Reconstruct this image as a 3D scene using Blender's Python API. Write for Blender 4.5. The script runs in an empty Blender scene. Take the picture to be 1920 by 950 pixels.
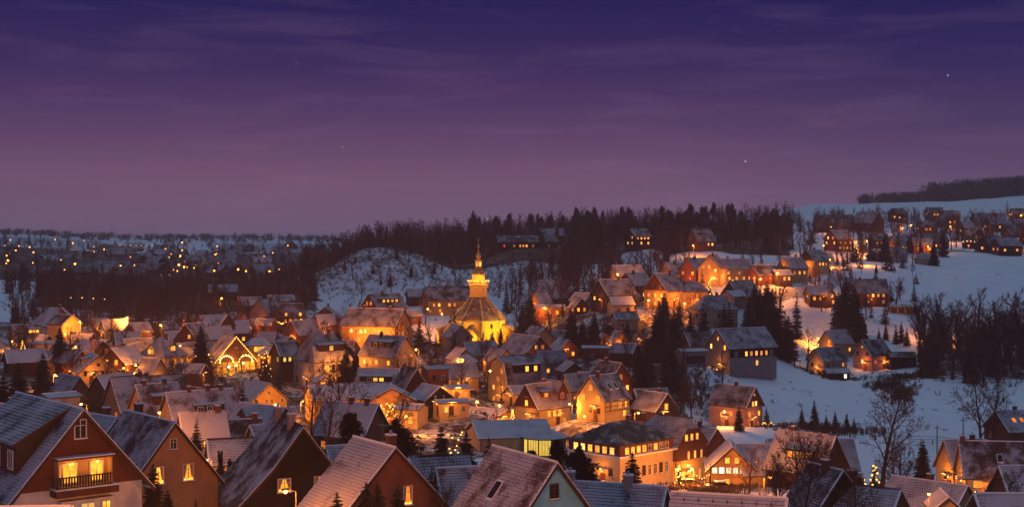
import bpy, math, random
import numpy as np
from mathutils import Vector, Matrix

SC = bpy.context.scene
COL = SC.collection
F, CX, HY = 2600.0, 960.0, 435.0          # focal length in photo pixels, centre column, horizon row
RX = math.radians

# ------------------------------------------------------------------ camera, world, sun, exposure
cam_d = bpy.data.cameras.new('camera'); cam = bpy.data.objects.new('camera', cam_d); COL.objects.link(cam)
cam.location = (0, 0, 0); cam.rotation_euler = (RX(90), 0, 0)
cam_d.sensor_width = 36.0; cam_d.lens = 36.0 * F / 1920.0
cam_d.shift_y = -(475.0 - HY) / 1920.0
cam_d.clip_start = 1.0; cam_d.clip_end = 20000.0
SC.camera = cam
SUN_AZ = RX(-20)

def build_world():
    w = bpy.data.worlds.new('World'); SC.world = w; w.use_nodes = True
    nt = w.node_tree; nt.nodes.clear(); N = nt.nodes.new; L = nt.links.new
    out = N('ShaderNodeOutputWorld')
    tc = N('ShaderNodeTexCoord'); sep = N('ShaderNodeSeparateXYZ'); L(tc.outputs['Generated'], sep.inputs[0])
    def math_(op, a, b=None, c=None):
        n = N('ShaderNodeMath'); n.operation = op
        for i, v in enumerate((a, b, c)):
            if v is None: continue
            if isinstance(v, (int, float)): n.inputs[i].default_value = v
            else: L(v, n.inputs[i])
        return n.outputs[0]
    def ramp(stops):
        r = N('ShaderNodeValToRGB'); e = r.color_ramp.elements
        while len(e) > 1: e.remove(e[-1])
        e[0].position = stops[0][0]; e[0].color = (*stops[0][1], 1)
        for p, c in stops[1:]:
            x = e.new(p); x.color = (*c, 1)
        return r
    # dusk gradient over elevation: mauve horizon, violet, indigo, then a plain blue zenith
    t = math_('POWER', math_('MAXIMUM', sep.outputs['Z'], 0.0), 0.5)
    q = lambda s: math.sqrt(s)
    left = ramp([(0, (.180, .122, .215)), (q(.012), (.208, .118, .210)), (q(.035), (.220, .098, .198)), (q(.072), (.098, .042, .138)),
                 (q(.115), (.030, .012, .102)), (q(.16), (.003, .002, .082)), (q(.3), (.012, .014, .092)), (1, (.045, .062, .150))])
    right = ramp([(0, (.25, .15, .27)), (q(.012), (.22, .13, .24)), (q(.035), (.135, .075, .172)), (q(.072), (.062, .034, .122)),
                  (q(.115), (.019, .011, .100)), (q(.16), (.002, .002, .080)), (q(.3), (.012, .014, .092)), (1, (.045, .062, .150))])
    L(t, left.inputs[0]); L(t, right.inputs[0])
    side = N('ShaderNodeMapRange'); L(sep.outputs['X'], side.inputs[0])
    side.inputs[1].default_value = 0.0; side.inputs[2].default_value = 0.4; side.interpolation_type = 'SMOOTHSTEP'
    mx = N('ShaderNodeMix'); mx.data_type = 'RGBA'
    L(side.outputs[0], mx.inputs[0]); L(left.outputs[0], mx.inputs[6]); L(right.outputs[0], mx.inputs[7])
    # thin streaks of cirrus
    mp = N('ShaderNodeMapping'); L(tc.outputs['Generated'], mp.inputs[0]); mp.inputs['Scale'].default_value = (6.5, 6.5, 46)
    mp.inputs['Rotation'].default_value = (0, .06, 0)
    nz = N('ShaderNodeTexNoise'); L(mp.outputs[0], nz.inputs[0]); nz.inputs['Scale'].default_value = 1.3
    nz.inputs['Detail'].default_value = 8; nz.inputs['Roughness'].default_value = .55; nz.inputs['Distortion'].default_value = .6
    cr = ramp([(0, (0, 0, 0)), (.50, (0, 0, 0)), (.78, (1, 1, 1))]); L(nz.outputs[0], cr.inputs[0])
    add = N('ShaderNodeMix'); add.data_type = 'RGBA'; add.blend_type = 'ADD'; add.inputs[0].default_value = 1
    tint = N('ShaderNodeMix'); tint.data_type = 'RGBA'; tint.blend_type = 'MULTIPLY'; tint.inputs[0].default_value = 1
    L(cr.outputs[0], tint.inputs[6]); tint.inputs[7].default_value = (.036, .020, .027, 1)
    L(mx.outputs[2], add.inputs[6]); L(tint.outputs[2], add.inputs[7])
    # a few faint stars
    vo = N('ShaderNodeTexVoronoi'); L(tc.outputs['Generated'], vo.inputs[0]); vo.inputs['Scale'].default_value = 60
    sd = math_('LESS_THAN', vo.outputs['Distance'], .034)
    rr = N('ShaderNodeSeparateColor'); L(vo.outputs['Color'], rr.inputs[0])
    br = math_('MULTIPLY', sd, math_('MULTIPLY', math_('POWER', rr.outputs[0], 5), .9))
    star = N('ShaderNodeMix'); star.data_type = 'RGBA'; star.blend_type = 'ADD'; star.inputs[0].default_value = 1
    L(add.outputs[2], star.inputs[6]); L(br, star.inputs[7])
    bg = N('ShaderNodeBackground'); L(star.outputs[2], bg.inputs[0]); bg.inputs[1].default_value = 1.0
    sky = N('ShaderNodeTexSky'); sky.sky_type = 'NISHITA'; sky.sun_disc = False
    sky.sun_elevation = RX(-3); sky.sun_rotation = SUN_AZ
    bg2 = N('ShaderNodeBackground'); L(sky.outputs[0], bg2.inputs[0]); bg2.inputs[1].default_value = .02
    sh = N('ShaderNodeAddShader'); L(bg.outputs[0], sh.inputs[0]); L(bg2.outputs[0], sh.inputs[1])
    L(sh.outputs[0], out.inputs[0])
build_world()

# the last cold daylight: one very soft, weak sun
sun_d = bpy.data.lights.new('sun', 'SUN'); sun = bpy.data.objects.new('sun', sun_d); COL.objects.link(sun)
sun_d.energy = .62; sun_d.angle = RX(75); sun_d.color = (.52, .84, 1.0)
sun.rotation_euler = (RX(-24), 0, RX(-20))

SC.view_settings.view_transform = 'Standard'; SC.view_settings.look = 'None'
SC.view_settings.exposure = 0.0; SC.view_settings.gamma = 1.0; SC.view_settings.use_curve_mapping = False
SC.render.engine = 'CYCLES'
cy = SC.cycles
cy.max_bounces = 4; cy.diffuse_bounces = 2; cy.glossy_bounces = 2; cy.volume_bounces = 0; cy.transparent_max_bounces = 8
cy.sample_clamp_indirect = 1.2; cy.use_denoising = True; cy.caustics_reflective = False; cy.caustics_refractive = False
cy.use_light_tree = True

# ------------------------------------------------------------------ materials
MAT = {}
def nodes_of(name):
    m = bpy.data.materials.new(name); m.use_nodes = True; MAT[name] = m
    nt = m.node_tree; nt.nodes.clear()
    return m, nt, nt.nodes.new, nt.links.new
def ramp_node(N, stops):
    r = N('ShaderNodeValToRGB'); e = r.color_ramp.elements
    while len(e) > 1: e.remove(e[-1])
    e[0].position = stops[0][0]; e[0].color = (*stops[0][1], 1)
    for p, c in stops[1:]:
        x = e.new(p); x.color = (*c, 1)
    return r
def plain(name, c, rough=.8, var=.25, scale=1.6, bump=.0, rnd=.0, metal=0.):
    """a base colour with two scales of stain and, with rnd, a shade of its own for each object"""
    m, nt, N, L = nodes_of(name)
    o = N('ShaderNodeOutputMaterial'); b = N('ShaderNodeBsdfPrincipled'); L(b.outputs[0], o.inputs[0])
    tc = N('ShaderNodeTexCoord'); nz = N('ShaderNodeTexNoise'); L(tc.outputs['Object'], nz.inputs[0])
    nz.inputs['Scale'].default_value = scale; nz.inputs['Detail'].default_value = 6; nz.inputs['Roughness'].default_value = .65
    r = ramp_node(N, [(.25, tuple(v * (1 - var) for v in c)), (.75, tuple(min(1, v * (1 + var)) for v in c))])
    L(nz.outputs[0], r.inputs[0]); col = r.outputs[0]
    if rnd:
        oi = N('ShaderNodeObjectInfo'); mr = N('ShaderNodeMapRange'); L(oi.outputs['Random'], mr.inputs[0])
        mr.inputs[3].default_value = 1 - rnd; mr.inputs[4].default_value = 1 + rnd
        hs = N('ShaderNodeHueSaturation'); L(mr.outputs[0], hs.inputs['Value']); L(col, hs.inputs['Color']); col = hs.outputs[0]
    L(col, b.inputs['Base Color']); b.inputs['Roughness'].default_value = rough; b.inputs['Metallic'].default_value = metal
    b.inputs['Specular IOR Level'].default_value = .25
    if bump:
        bp = N('ShaderNodeBump'); bp.inputs['Strength'].default_value = bump; bp.inputs['Distance'].default_value = .03
        n2 = N('ShaderNodeTexNoise'); L(tc.outputs['Object'], n2.inputs[0]); n2.inputs['Scale'].default_value = scale * 9
        L(n2.outputs[0], bp.inputs['Height']); L(bp.outputs[0], b.inputs['Normal'])
    return m
def emit(name, c, s, var=0.):
    m, nt, N, L = nodes_of(name)
    o = N('ShaderNodeOutputMaterial'); e = N('ShaderNodeEmission'); L(e.outputs[0], o.inputs[0])
    e.inputs[0].default_value = (*c, 1); e.inputs[1].default_value = s
    m.cycles.emission_sampling = 'NONE'
    return m
def glow_pane(name, lo, hi, s):
    """room glow painted into the pane by noise, strength differs per window"""
    m, nt, N, L = nodes_of(name)
    o = N('ShaderNodeOutputMaterial'); e = N('ShaderNodeEmission')
    tc = N('ShaderNodeTexCoord'); oi = N('ShaderNodeObjectInfo')
    ad = N('ShaderNodeVectorMath'); ad.operation = 'ADD'; L(tc.outputs['Object'], ad.inputs[0])
    sc_ = N('ShaderNodeVectorMath'); sc_.operation = 'SCALE'; L(oi.outputs['Location'], sc_.inputs[0]); sc_.inputs['Scale'].default_value = .37
    L(sc_.outputs[0], ad.inputs[1])
    nz = N('ShaderNodeTexNoise'); L(ad.outputs[0], nz.inputs[0]); nz.inputs['Scale'].default_value = 1.9; nz.inputs['Detail'].default_value = 2
    r = ramp_node(N, [(.30, lo), (.68, hi)]); L(nz.outputs[0], r.inputs[0]); L(r.outputs[0], e.inputs[0])
    mr = N('ShaderNodeMapRange'); L(oi.outputs['Random'], mr.inputs[0]); mr.inputs[3].default_value = s * .32; mr.inputs[4].default_value = s * 1.5
    L(mr.outputs[0], e.inputs[1]); L(e.outputs[0], o.inputs[0])
    m.cycles.emission_sampling = 'NONE'
    return m
def roof_mat(name, tile, snow_amt, tile_w=.26, tile_h=.34, snow=(.50, .47, .50), joints=1.0):
    """tile courses (UV in metres) under thin snow that lies in drifts and leaves the tile lips bare"""
    m, nt, N, L = nodes_of(name)
    o = N('ShaderNodeOutputMaterial'); b = N('ShaderNodeBsdfPrincipled'); L(b.outputs[0], o.inputs[0])
    tc = N('ShaderNodeTexCoord'); oi = N('ShaderNodeObjectInfo')
    br = N('ShaderNodeTexBrick'); L(tc.outputs['UV'], br.inputs[0]); br.inputs['Scale'].default_value = 1
    br.inputs['Brick Width'].default_value = tile_w; br.inputs['Row Height'].default_value = tile_h
    br.inputs['Mortar Size'].default_value = .045; br.inputs['Mortar Smooth'].default_value = .3
    br.inputs['Color1'].default_value = (*tile, 1); br.inputs['Color2'].default_value = (*[v * .75 for v in tile], 1)
    br.inputs['Mortar'].default_value = (*[v * (.35 if joints else .9) for v in tile], 1)
    ad = N('ShaderNodeVectorMath'); ad.operation = 'ADD'; L(tc.outputs['Object'], ad.inputs[0])
    sc_ = N('ShaderNodeVectorMath'); sc_.operation = 'SCALE'; L(oi.outputs['Location'], sc_.inputs[0]); sc_.inputs['Scale'].default_value = .713
    L(sc_.outputs[0], ad.inputs[1])
    big = N('ShaderNodeTexNoise'); L(ad.outputs[0], big.inputs[0]); big.inputs['Scale'].default_value = .33; big.inputs['Detail'].default_value = 7; big.inputs['Roughness'].default_value = .62
    fine = N('ShaderNodeTexNoise'); L(ad.outputs[0], fine.inputs[0]); fine.inputs['Scale'].default_value = 5; fine.inputs['Detail'].default_value = 4
    def mt(op, a, b_):
        n = N('ShaderNodeMath'); n.operation = op
        for i, v in enumerate((a, b_)):
            if isinstance(v, (int, float)): n.inputs[i].default_value = v
            else: L(v, n.inputs[i])
        return n.outputs[0]
    cover = mt('ADD', mt('ADD', mt('MULTIPLY', big.outputs[0], 2.1), mt('MULTIPLY', fine.outputs[0], .55)), mt('ADD', mt('MULTIPLY', br.outputs['Fac'], -.42 * joints), mt('MULTIPLY', oi.outputs['Random'], .16)))
    mr = N('ShaderNodeMapRange'); L(cover, mr.inputs[0]); mr.interpolation_type = 'SMOOTHSTEP'
    thr = 1.52 - snow_amt * .75
    mr.inputs[1].default_value = thr - .22; mr.inputs[2].default_value = thr + .26
    mx = N('ShaderNodeMix'); mx.data_type = 'RGBA'; L(mr.outputs[0], mx.inputs[0]); L(br.outputs['Color'], mx.inputs[6]); mx.inputs[7].default_value = (*snow, 1)
    L(mx.outputs[2], b.inputs['Base Color']); b.inputs['Roughness'].default_value = .75; b.inputs['Specular IOR Level'].default_value = .25
    bp = N('ShaderNodeBump'); bp.inputs['Strength'].default_value = .5; bp.inputs['Distance'].default_value = .05
    L(mt('ADD', mr.outputs[0], mt('MULTIPLY', br.outputs['Fac'], -.7 * joints)), bp.inputs['Height']); L(bp.outputs[0], b.inputs['Normal'])
    return m
def wall_mat(name, c, rnd=.1):
    return plain(name, c, .88, .26, .55, .3, rnd)

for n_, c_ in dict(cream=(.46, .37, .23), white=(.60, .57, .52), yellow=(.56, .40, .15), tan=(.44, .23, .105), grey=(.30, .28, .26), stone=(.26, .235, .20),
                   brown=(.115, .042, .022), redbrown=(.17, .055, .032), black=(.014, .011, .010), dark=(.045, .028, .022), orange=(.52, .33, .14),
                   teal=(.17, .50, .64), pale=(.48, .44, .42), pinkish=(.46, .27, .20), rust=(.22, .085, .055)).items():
    wall_mat(n_, c_)
plain('timber', (.055, .030, .020), .8, .35, 3)
plain('frame_white', (.62, .60, .55), .6, .1)
plain('frame_brown', (.07, .035, .02), .6, .2)
plain('chimney_brick', (.11, .055, .045), .9, .3, 4, .3)
plain('chimney_pale', (.34, .27, .25), .9, .2, 3, .2)
plain('snow', (.78, .79, .83), .85, .05, .8, .25)
plain('metal', (.09, .09, .095), .45, .2, 3)
plain('pole_wood', (.07, .05, .04), .85, .3, 4)
plain('bark', (.055, .028, .022), .9, .3, 6, .0, .25)
plain('twig', (.066, .030, .024), .9, .25, 6, .0, .30)
plain('needles', (.020, .026, .018), .85, .45, 2.2, .0, .35)
plain('thuja', (.030, .030, .015), .85, .45, 2.5, .0, .25)
plain('brush', (.075, .05, .035), .9, .35, 1.5)
plain('glass_dark', (.020, .020, .028), .12, .1)
plain('shop_dark', (.03, .022, .02), .5, .2)
plain('car_dark', (.03, .03, .034), .3, .1)
plain('car_glass', (.012, .012, .016), .08, .1)
plain('tyre', (.012, .012, .012), .9, .1)
plain('cloth_dark', (.020, .018, .022), .9, .2)
plain('skin', (.35, .20, .14), .6, .1)
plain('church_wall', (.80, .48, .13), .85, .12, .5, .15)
plain('church_trim', (.70, .60, .34), .75, .1, .8, .1)
plain('gilt', (.75, .52, .14), .35, .15, 2, 0, 0, .6)
plain('copper', (.28, .20, .09), .5, .3, 1.2, .2)
plain('clock_face', (.70, .64, .45), .6, .05)
plain('fence_wood', (.10, .075, .06), .9, .3, 4)
plain('rail_metal', (.05, .05, .055), .5, .2)
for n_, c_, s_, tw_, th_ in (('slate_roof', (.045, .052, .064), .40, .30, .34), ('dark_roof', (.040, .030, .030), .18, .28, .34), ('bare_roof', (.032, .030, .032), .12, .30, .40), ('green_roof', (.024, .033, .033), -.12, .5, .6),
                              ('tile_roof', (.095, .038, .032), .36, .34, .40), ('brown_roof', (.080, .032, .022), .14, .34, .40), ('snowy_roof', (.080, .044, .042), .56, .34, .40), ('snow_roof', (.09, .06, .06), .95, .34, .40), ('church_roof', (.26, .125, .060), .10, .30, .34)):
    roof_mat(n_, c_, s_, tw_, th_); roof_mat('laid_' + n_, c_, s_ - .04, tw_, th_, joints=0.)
glow_pane('lit', (1.0, .20, .008), (1.0, .47, .042), 2.4)
glow_pane('lit_orange', (1.0, .17, .008), (1.0, .33, .03), 1.4)
glow_pane('lit_bright', (1.0, .38, .04), (1.0, .58, .14), 2.4)
glow_pane('lit_white', (1.0, .78, .40), (1.0, .92, .70), 3.2)
glow_pane('lit_yellow', (1.0, .55, .04), (1.0, .72, .16), 1.25)
glow_pane('lit_red', (.9, .02, .02), (1.0, .10, .06), .9)
emit('bulb', (1, .42, .06), 22); emit('bulb_far', (1, .29, .025), 17); emit('bulb_small', (1, .44, .07), 5); emit('bulb_green', (.25, 1, .45), 20); emit('bulb_white', (1, .55, .14), 9)
emit('bulb_red', (1, .06, .02), 8)
emit('candle', (1, .62, .16), 7)

# ------------------------------------------------------------------ helpers: meshes and objects
class MB:
    def __init__(s): s.v = []; s.f = []; s.m = []; s.uv = []; s.mats = []
    def mi(s, mat):
        if mat not in s.mats: s.mats.append(mat)
        return s.mats.index(mat)
    def poly(s, pts, mat, uv=None):
        b = len(s.v); s.v += [tuple(p) for p in pts]; s.f.append(tuple(range(b, b + len(pts)))); s.m.append(s.mi(mat))
        s.uv += list(uv) if uv else [(0, 0)] * len(pts)
    def box(s, c, d, mat, rz=0., bottom=True):
        cx, cy_, cz = c; dx, dy, dz = d[0] / 2, d[1] / 2, d[2] / 2; ca, sa = math.cos(rz), math.sin(rz)
        P = [(cx + x * dx * ca - y * dy * sa, cy_ + x * dx * sa + y * dy * ca, cz + z * dz) for x in (-1, 1) for y in (-1, 1) for z in (-1, 1)]
        for q in ((0, 1, 3, 2), (4, 6, 7, 5), (0, 4, 5, 1), (2, 3, 7, 6), (1, 5, 7, 3)) + (((0, 2, 6, 4),) if bottom else ()):
            s.poly([P[i] for i in q], mat)
    def tube(s, p0, p1, r0, r1, n, mat, cap=False):
        p0 = Vector(p0); p1 = Vector(p1); d = (p1 - p0)
        if d.length < 1e-6: return
        d.normalize(); a = d.orthogonal().normalized(); b = d.cross(a)
        R0 = [p0 + (a * math.cos(6.2832 * i / n) + b * math.sin(6.2832 * i / n)) * r0 for i in range(n)]
        R1 = [p1 + (a * math.cos(6.2832 * i / n) + b * math.sin(6.2832 * i / n)) * r1 for i in range(n)]
        for i in range(n): s.poly([R0[i], R0[(i + 1) % n], R1[(i + 1) % n], R1[i]], mat)
        if cap: s.poly(R1, mat)
    def lathe(s, prof, n, mat, c=(0, 0), rot=0., cap=True):
        rings = [[(c[0] + r * math.cos(rot + 6.2832 * i / n), c[1] + r * math.sin(rot + 6.2832 * i / n), z) for i in range(n)] for r, z in prof]
        for a, b in zip(rings, rings[1:]):
            for i in range(n): s.poly([a[i], a[(i + 1) % n], b[(i + 1) % n], b[i]], mat)
        if cap: s.poly(rings[-1], mat)
    def ball(s, c, r, mat, n=6, rings=4, sz=1.):
        s.lathe([(max(1e-4, r * math.sin(math.pi * k / rings)), c[2] - sz * r * math.cos(math.pi * k / rings)) for k in range(rings + 1)], n, mat, c[:2], 0, False)
    def slab(s, pts, t, mat, side=None, uv=None):
        """a sheet with thickness t below the given (top) polygon"""
        pts = [Vector(p) for p in pts]; lo = [p - Vector((0, 0, t)) for p in pts]; side = side or mat
        s.poly(pts, mat, uv); s.poly(lo[::-1], side)
        for i in range(len(pts)):
            j = (i + 1) % len(pts); s.poly([pts[i], lo[i], lo[j], pts[j]], side)
    def mesh(s, name):
        me = bpy.data.meshes.new(name); me.from_pydata(s.v, [], s.f)
        for k in s.mats: me.materials.append(MAT[k])
        me.polygons.foreach_set('material_index', s.m)
        if any(u != (0, 0) for u in s.uv):
            l = me.uv_layers.new(name='uv'); l.data.foreach_set('uv', [x for p in s.uv for x in p])
        me.update(); return me
    def obj(s, name, parent=None, loc=(0, 0, 0), rz=0.):
        return put(name, s.mesh(name), parent, loc, rz)
def put(name, me, parent=None, loc=(0, 0, 0), rz=0., sc=None):
    o = bpy.data.objects.new(name, me); COL.objects.link(o)
    o.location = loc
    if rz: o.rotation_euler = (0, 0, rz)
    if sc is not None: o.scale = sc if hasattr(sc, '__len__') else (sc, sc, sc)
    if parent: o.parent = parent
    return o
def tag(o, label, cat, group=None, kind=None):
    if label: o['label'] = label
    if cat: o['category'] = cat
    if group: o['group'] = group
    if kind: o['kind'] = kind
    return o
def thing(name, label, cat, loc, rz=0., group=None):
    return tag(put(name, None, None, loc, rz), label, cat, group)
def pix(px, py, D): return Vector(((px - CX) / F * D, D, (HY - py) / F * D))
# ------------------------------------------------------------------ the houses: ridge end nearest the camera (photo column, row, distance in m), sizes in m, turn to the line of sight
CAT = []
def H(name, label, ax, ay, D, w, l, h, rise, rel, wall='cream', roof='tile_roof', win='', **k):
    CAT.append(dict(name=name, label=label, ax=ax, ay=ay, D=D, w=w, l=l, h=h, rise=rise, rel=rel, wall=wall, roof=roof, win=win, **k))
# windows: <face><height>:<one letter per bay>  L lit, O orange, B bright, W white, Y yellow, R red, D dark, . none
# --- nearest row
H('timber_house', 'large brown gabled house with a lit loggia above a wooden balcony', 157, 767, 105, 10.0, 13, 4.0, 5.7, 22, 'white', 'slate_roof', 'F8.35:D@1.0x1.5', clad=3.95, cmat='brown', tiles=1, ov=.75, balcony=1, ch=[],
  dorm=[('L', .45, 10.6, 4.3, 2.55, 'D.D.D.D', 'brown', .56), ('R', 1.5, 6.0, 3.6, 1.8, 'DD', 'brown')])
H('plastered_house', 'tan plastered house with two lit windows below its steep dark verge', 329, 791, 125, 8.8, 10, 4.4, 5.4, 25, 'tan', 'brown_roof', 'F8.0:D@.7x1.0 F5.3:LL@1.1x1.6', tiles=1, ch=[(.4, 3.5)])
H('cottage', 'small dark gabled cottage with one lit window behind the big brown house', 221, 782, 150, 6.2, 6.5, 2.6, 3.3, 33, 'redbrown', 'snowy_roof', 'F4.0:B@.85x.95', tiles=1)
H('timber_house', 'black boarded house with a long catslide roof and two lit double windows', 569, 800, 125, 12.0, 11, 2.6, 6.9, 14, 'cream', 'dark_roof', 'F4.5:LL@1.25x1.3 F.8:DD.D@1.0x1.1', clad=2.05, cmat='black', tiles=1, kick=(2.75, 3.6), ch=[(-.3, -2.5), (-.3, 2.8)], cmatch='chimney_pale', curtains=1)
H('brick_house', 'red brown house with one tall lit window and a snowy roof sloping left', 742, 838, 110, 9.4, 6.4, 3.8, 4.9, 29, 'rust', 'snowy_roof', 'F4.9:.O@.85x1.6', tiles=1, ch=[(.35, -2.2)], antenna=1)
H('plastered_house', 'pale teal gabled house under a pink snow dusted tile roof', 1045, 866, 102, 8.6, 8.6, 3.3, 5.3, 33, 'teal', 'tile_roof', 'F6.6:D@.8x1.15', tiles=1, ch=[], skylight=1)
H('cottage', 'low tiled roof cottage between the red brown and the teal houses', 818, 877, 128, 7, 8.5, 2.6, 4.2, -78, 'grey', 'tile_roof', '', tiles=1, ch=[])
H('cottage', 'snowy roof tucked between the black and the red brown houses', 612, 836, 134, 6, 6, 2.6, 3.4, -75, 'dark', 'snowy_roof', '', tiles=1, ch=[])
H('cottage', 'low snowy roof with a small dormer behind the red brown house', 766, 856, 150, 5.5, 6, 2.4, 3.0, -75, 'dark', 'snowy_roof', '', ch=[])
H('cottage', 'dark patched snowy roof with two pale chimneys right of the teal house', 1250, 912, 117, 7.5, 8.2, 2.8, 3.9, 76, 'grey', 'slate_roof', '', tiles=1, ch=[(0, -1.2), (0, 4.0)], cmatch='chimney_pale')
H('cottage', 'low snowy roof at the bottom edge below the lit inn yard', 1476, 933, 98, 7, 7.4, 2.6, 3.4, 84, 'grey', 'snowy_roof', '', tiles=1, ch=[], guards=1)
H('cottage', 'low lean roof with a thick bluish snow cover in the lower right corner', 1826, 924, 120, 7, 8, 2.4, 2.6, -72, 'dark', 'snow_roof', '', ch=[])
H('cottage', 'snowy shed roof at the bottom edge before the big brown house', 132, 948, 84, 4.6, 8, 2.4, 1.3, 76, 'white', 'snow_roof', '', ch=[])
# --- lower right
H('timber_house', 'dark boarded house with a glimmering window behind bare trees at lower right', 1582, 881, 152, 7.0, 5.5, 4, 4.2, 38, 'black', 'dark_roof', 'F3.2:.L.@.9x1.3 F5.4:D@.7x1')
H('cottage', 'low snowy hip roof house right of the dark boarded house', 1690, 917, 150, 6.5, 8, 2.8, 2.8, 70, 'dark', 'snowy_roof', 'F1.2:L')
H('cottage', 'snow covered roof in front of the yellow twin houses', 1815, 910, 175, 6.5, 10, 2.5, 2.7, 62, 'orange', 'snowy_roof', 'F1.4:.L')
H('shed', 'tiny orange lit gabled shed below the street lamp at lower right', 1779, 931, 160, 3, 5, 2.0, 1.3, 10, 'orange', 'snow_roof', '', ch=[])
H('barn', 'broad pink snow covered roof below the far right brown house', 1872, 872, 175, 9, 13, 3.2, 4.0, -70, 'dark', 'snow_roof', '', ch=[])
H('plastered_house', 'orange lit house with a broad brown tile roof and small roof window', 1797, 825, 232, 8.6, 10.4, 3.7, 5.0, -80, 'yellow', 'brown_roof', 'R1.2:.L.. R2.4:L..L@1.5x1.2', tiles=2, ch=[(0, -5.0)], skylight=1)
H('plastered_house', 'yellow house with a pointed lit dormer left of the brown roofed house', 1769, 824, 240, 7, 6.5, 3.8, 4.6, -62, 'yellow', 'snowy_roof', 'R2.2:L.D F2.4:.D.', gdorm=[('R', -.6, 2.6, 'LL', 1)])
H('timber_house', 'brown house with three roof windows at the far right edge', 1866, 770, 300, 9, 9, 5.6, 3.6, -55, 'white', 'snowy_roof', 'R4.2:.LL@1.2x1.4 F4:D.', clad=2.8, cmat='brown', skylight=3)
H('barn', 'long snow covered barn roof right of the lit market hall', 1377, 832, 240, 10, 16, 3.4, 4.2, -74, 'orange', 'snow_roof', 'R1.6:...D.', ch=[])
H('barn', 'second snowy barn roof behind the bare trees at lower right', 1437, 822, 252, 10, 15, 4, 4.4, -80, 'dark', 'snowy_roof', '', ch=[])
H('plastered_house', 'snow roofed house with a row of four lit dormer windows', 1568, 816, 225, 9, 10, 3.2, 5.4, 62, 'dark', 'snow_roof', '', dorm=[('L', -.5, 5.0, 3.2, 1.5, 'LLLL', 'black')])
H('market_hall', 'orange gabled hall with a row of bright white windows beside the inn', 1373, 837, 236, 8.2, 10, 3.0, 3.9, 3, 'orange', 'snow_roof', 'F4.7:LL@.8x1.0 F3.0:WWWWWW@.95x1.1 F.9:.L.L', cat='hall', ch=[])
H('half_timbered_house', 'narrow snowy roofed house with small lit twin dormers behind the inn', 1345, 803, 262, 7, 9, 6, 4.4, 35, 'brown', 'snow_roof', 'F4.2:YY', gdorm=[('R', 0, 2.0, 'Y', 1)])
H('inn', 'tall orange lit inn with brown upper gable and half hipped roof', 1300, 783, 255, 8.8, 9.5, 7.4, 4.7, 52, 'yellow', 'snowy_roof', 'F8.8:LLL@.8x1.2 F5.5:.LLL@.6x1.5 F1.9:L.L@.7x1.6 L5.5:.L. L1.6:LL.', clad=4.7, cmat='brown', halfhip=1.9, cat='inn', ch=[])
H('hotel', 'long cream two storey building with dark hip roof and a lit upper row', 1147, 790, 246, 12, 14.2, 5.2, 2.9, -42, 'cream', 'green_roof', 'R6.1:LLLLDLDD@1.0x1.2 R2.2:DDDDDDDD@.9x1.9 F6.1:BBLLLB@1.1x1.3 F2.2:D.LD', hip=4.6, attic=2.0, cat='hotel', ch=[(0, 2), (0, 6)])
H('annex_hall', 'flat snow covered hall roof left of the glass pavilion', 884, 789, 268, 14, 14, 3.0, 2.2, -80, 'grey', 'snow_roof', '', cat='hall', ch=[])
# --- middle, right of centre
H('plastered_house', 'cream half timbered house with a steep grey roof and lit gable windows', 1105, 704, 292, 7.8, 8.0, 4.3, 4.6, -42, 'cream', 'slate_roof', 'F6.6:.L. F4.4:L.L F1.8:.DD R1.0:..L R2.9:.LLL', skylight=2, timber=1)
H('timber_house', 'brown gabled house with snowy roof and a red lit side gable', 985, 720, 305, 7.6, 9.5, 4.4, 4.7, -48, 'cream', 'tile_roof', 'F5.2:.L. F7.2:D R2.9:.LLL. R1.0:D..L', clad=4.2, cmat='brown', dorm=[('R', -1.2, 2.6, 2.4, 1.4, 'L', 'redbrown')], gdorm=[('R', 3.0, 3.0, 'R', 1)])
H('tall_house', 'tall cream house with dark mansard roof and lit corner windows', 931, 668, 356, 9.0, 12, 6.8, 5.6, -56, 'cream', 'slate_roof', 'F8.9:.L F6.9:.L. F4.6:LL F1.6:LD R4.6:DLLD R1.6:LL', kick=(3.1, 1.5), dorm=[('R', .3, 8.6, 4.0, 2.2, '.LL', 'black')], ch=[(.3, 3)])
H('annex', 'small snow roofed annex leaning on the tall cream house', 952, 723, 343, 5, 6, 2.9, 1.6, -62, 'cream', 'snow_roof', 'R1.5:L.', ch=[])
H('chalet', 'brown chalet with lit balcony windows right of the church', 1013, 630, 402, 10.4, 14, 4.6, 5.0, 34, 'redbrown', 'snowy_roof', 'F6.6:LL@1.0x1.3 F3.3:L.RL@1.3x1.5 F.9:.BB@1.2x1.8', balc=1)
H('plastered_house', 'cream gable with one lit window behind the brown chalet', 1023, 613, 425, 8.4, 10, 5.6, 4.4, 25, 'cream', 'snowy_roof', 'F6.4:D@.8x1 F3.6:.L.')
H('timber_house', 'dark house with a yellow lit corner at the forest foot', 1122, 524, 458, 9, 12, 4.6, 4.6, -52, 'dark', 'slate_roof', 'F3.2:L.. R2.8:..D.', ch=[(0, 2)])
H('cottage', 'pale low cottage in front of the dark forest foot house', 1142, 556, 446, 6, 7, 3.2, 2.2, -70, 'cream', 'snow_roof', 'R1.6:DD', ch=[])
H('villa', 'pale villa with broad hipped roof below the bare woods', 1008, 524, 520, 10, 14, 5.0, 4.0, -78, 'pale', 'slate_roof', 'R2.8:DD.D.D F2.4:.D', hip=2.6, cat='villa')
H('long_house', 'long low snow roof beside the villa at the wood edge', 1078, 545, 505, 8, 14, 3.0, 2.4, 80, 'dark', 'snow_roof', '', ch=[])
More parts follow.
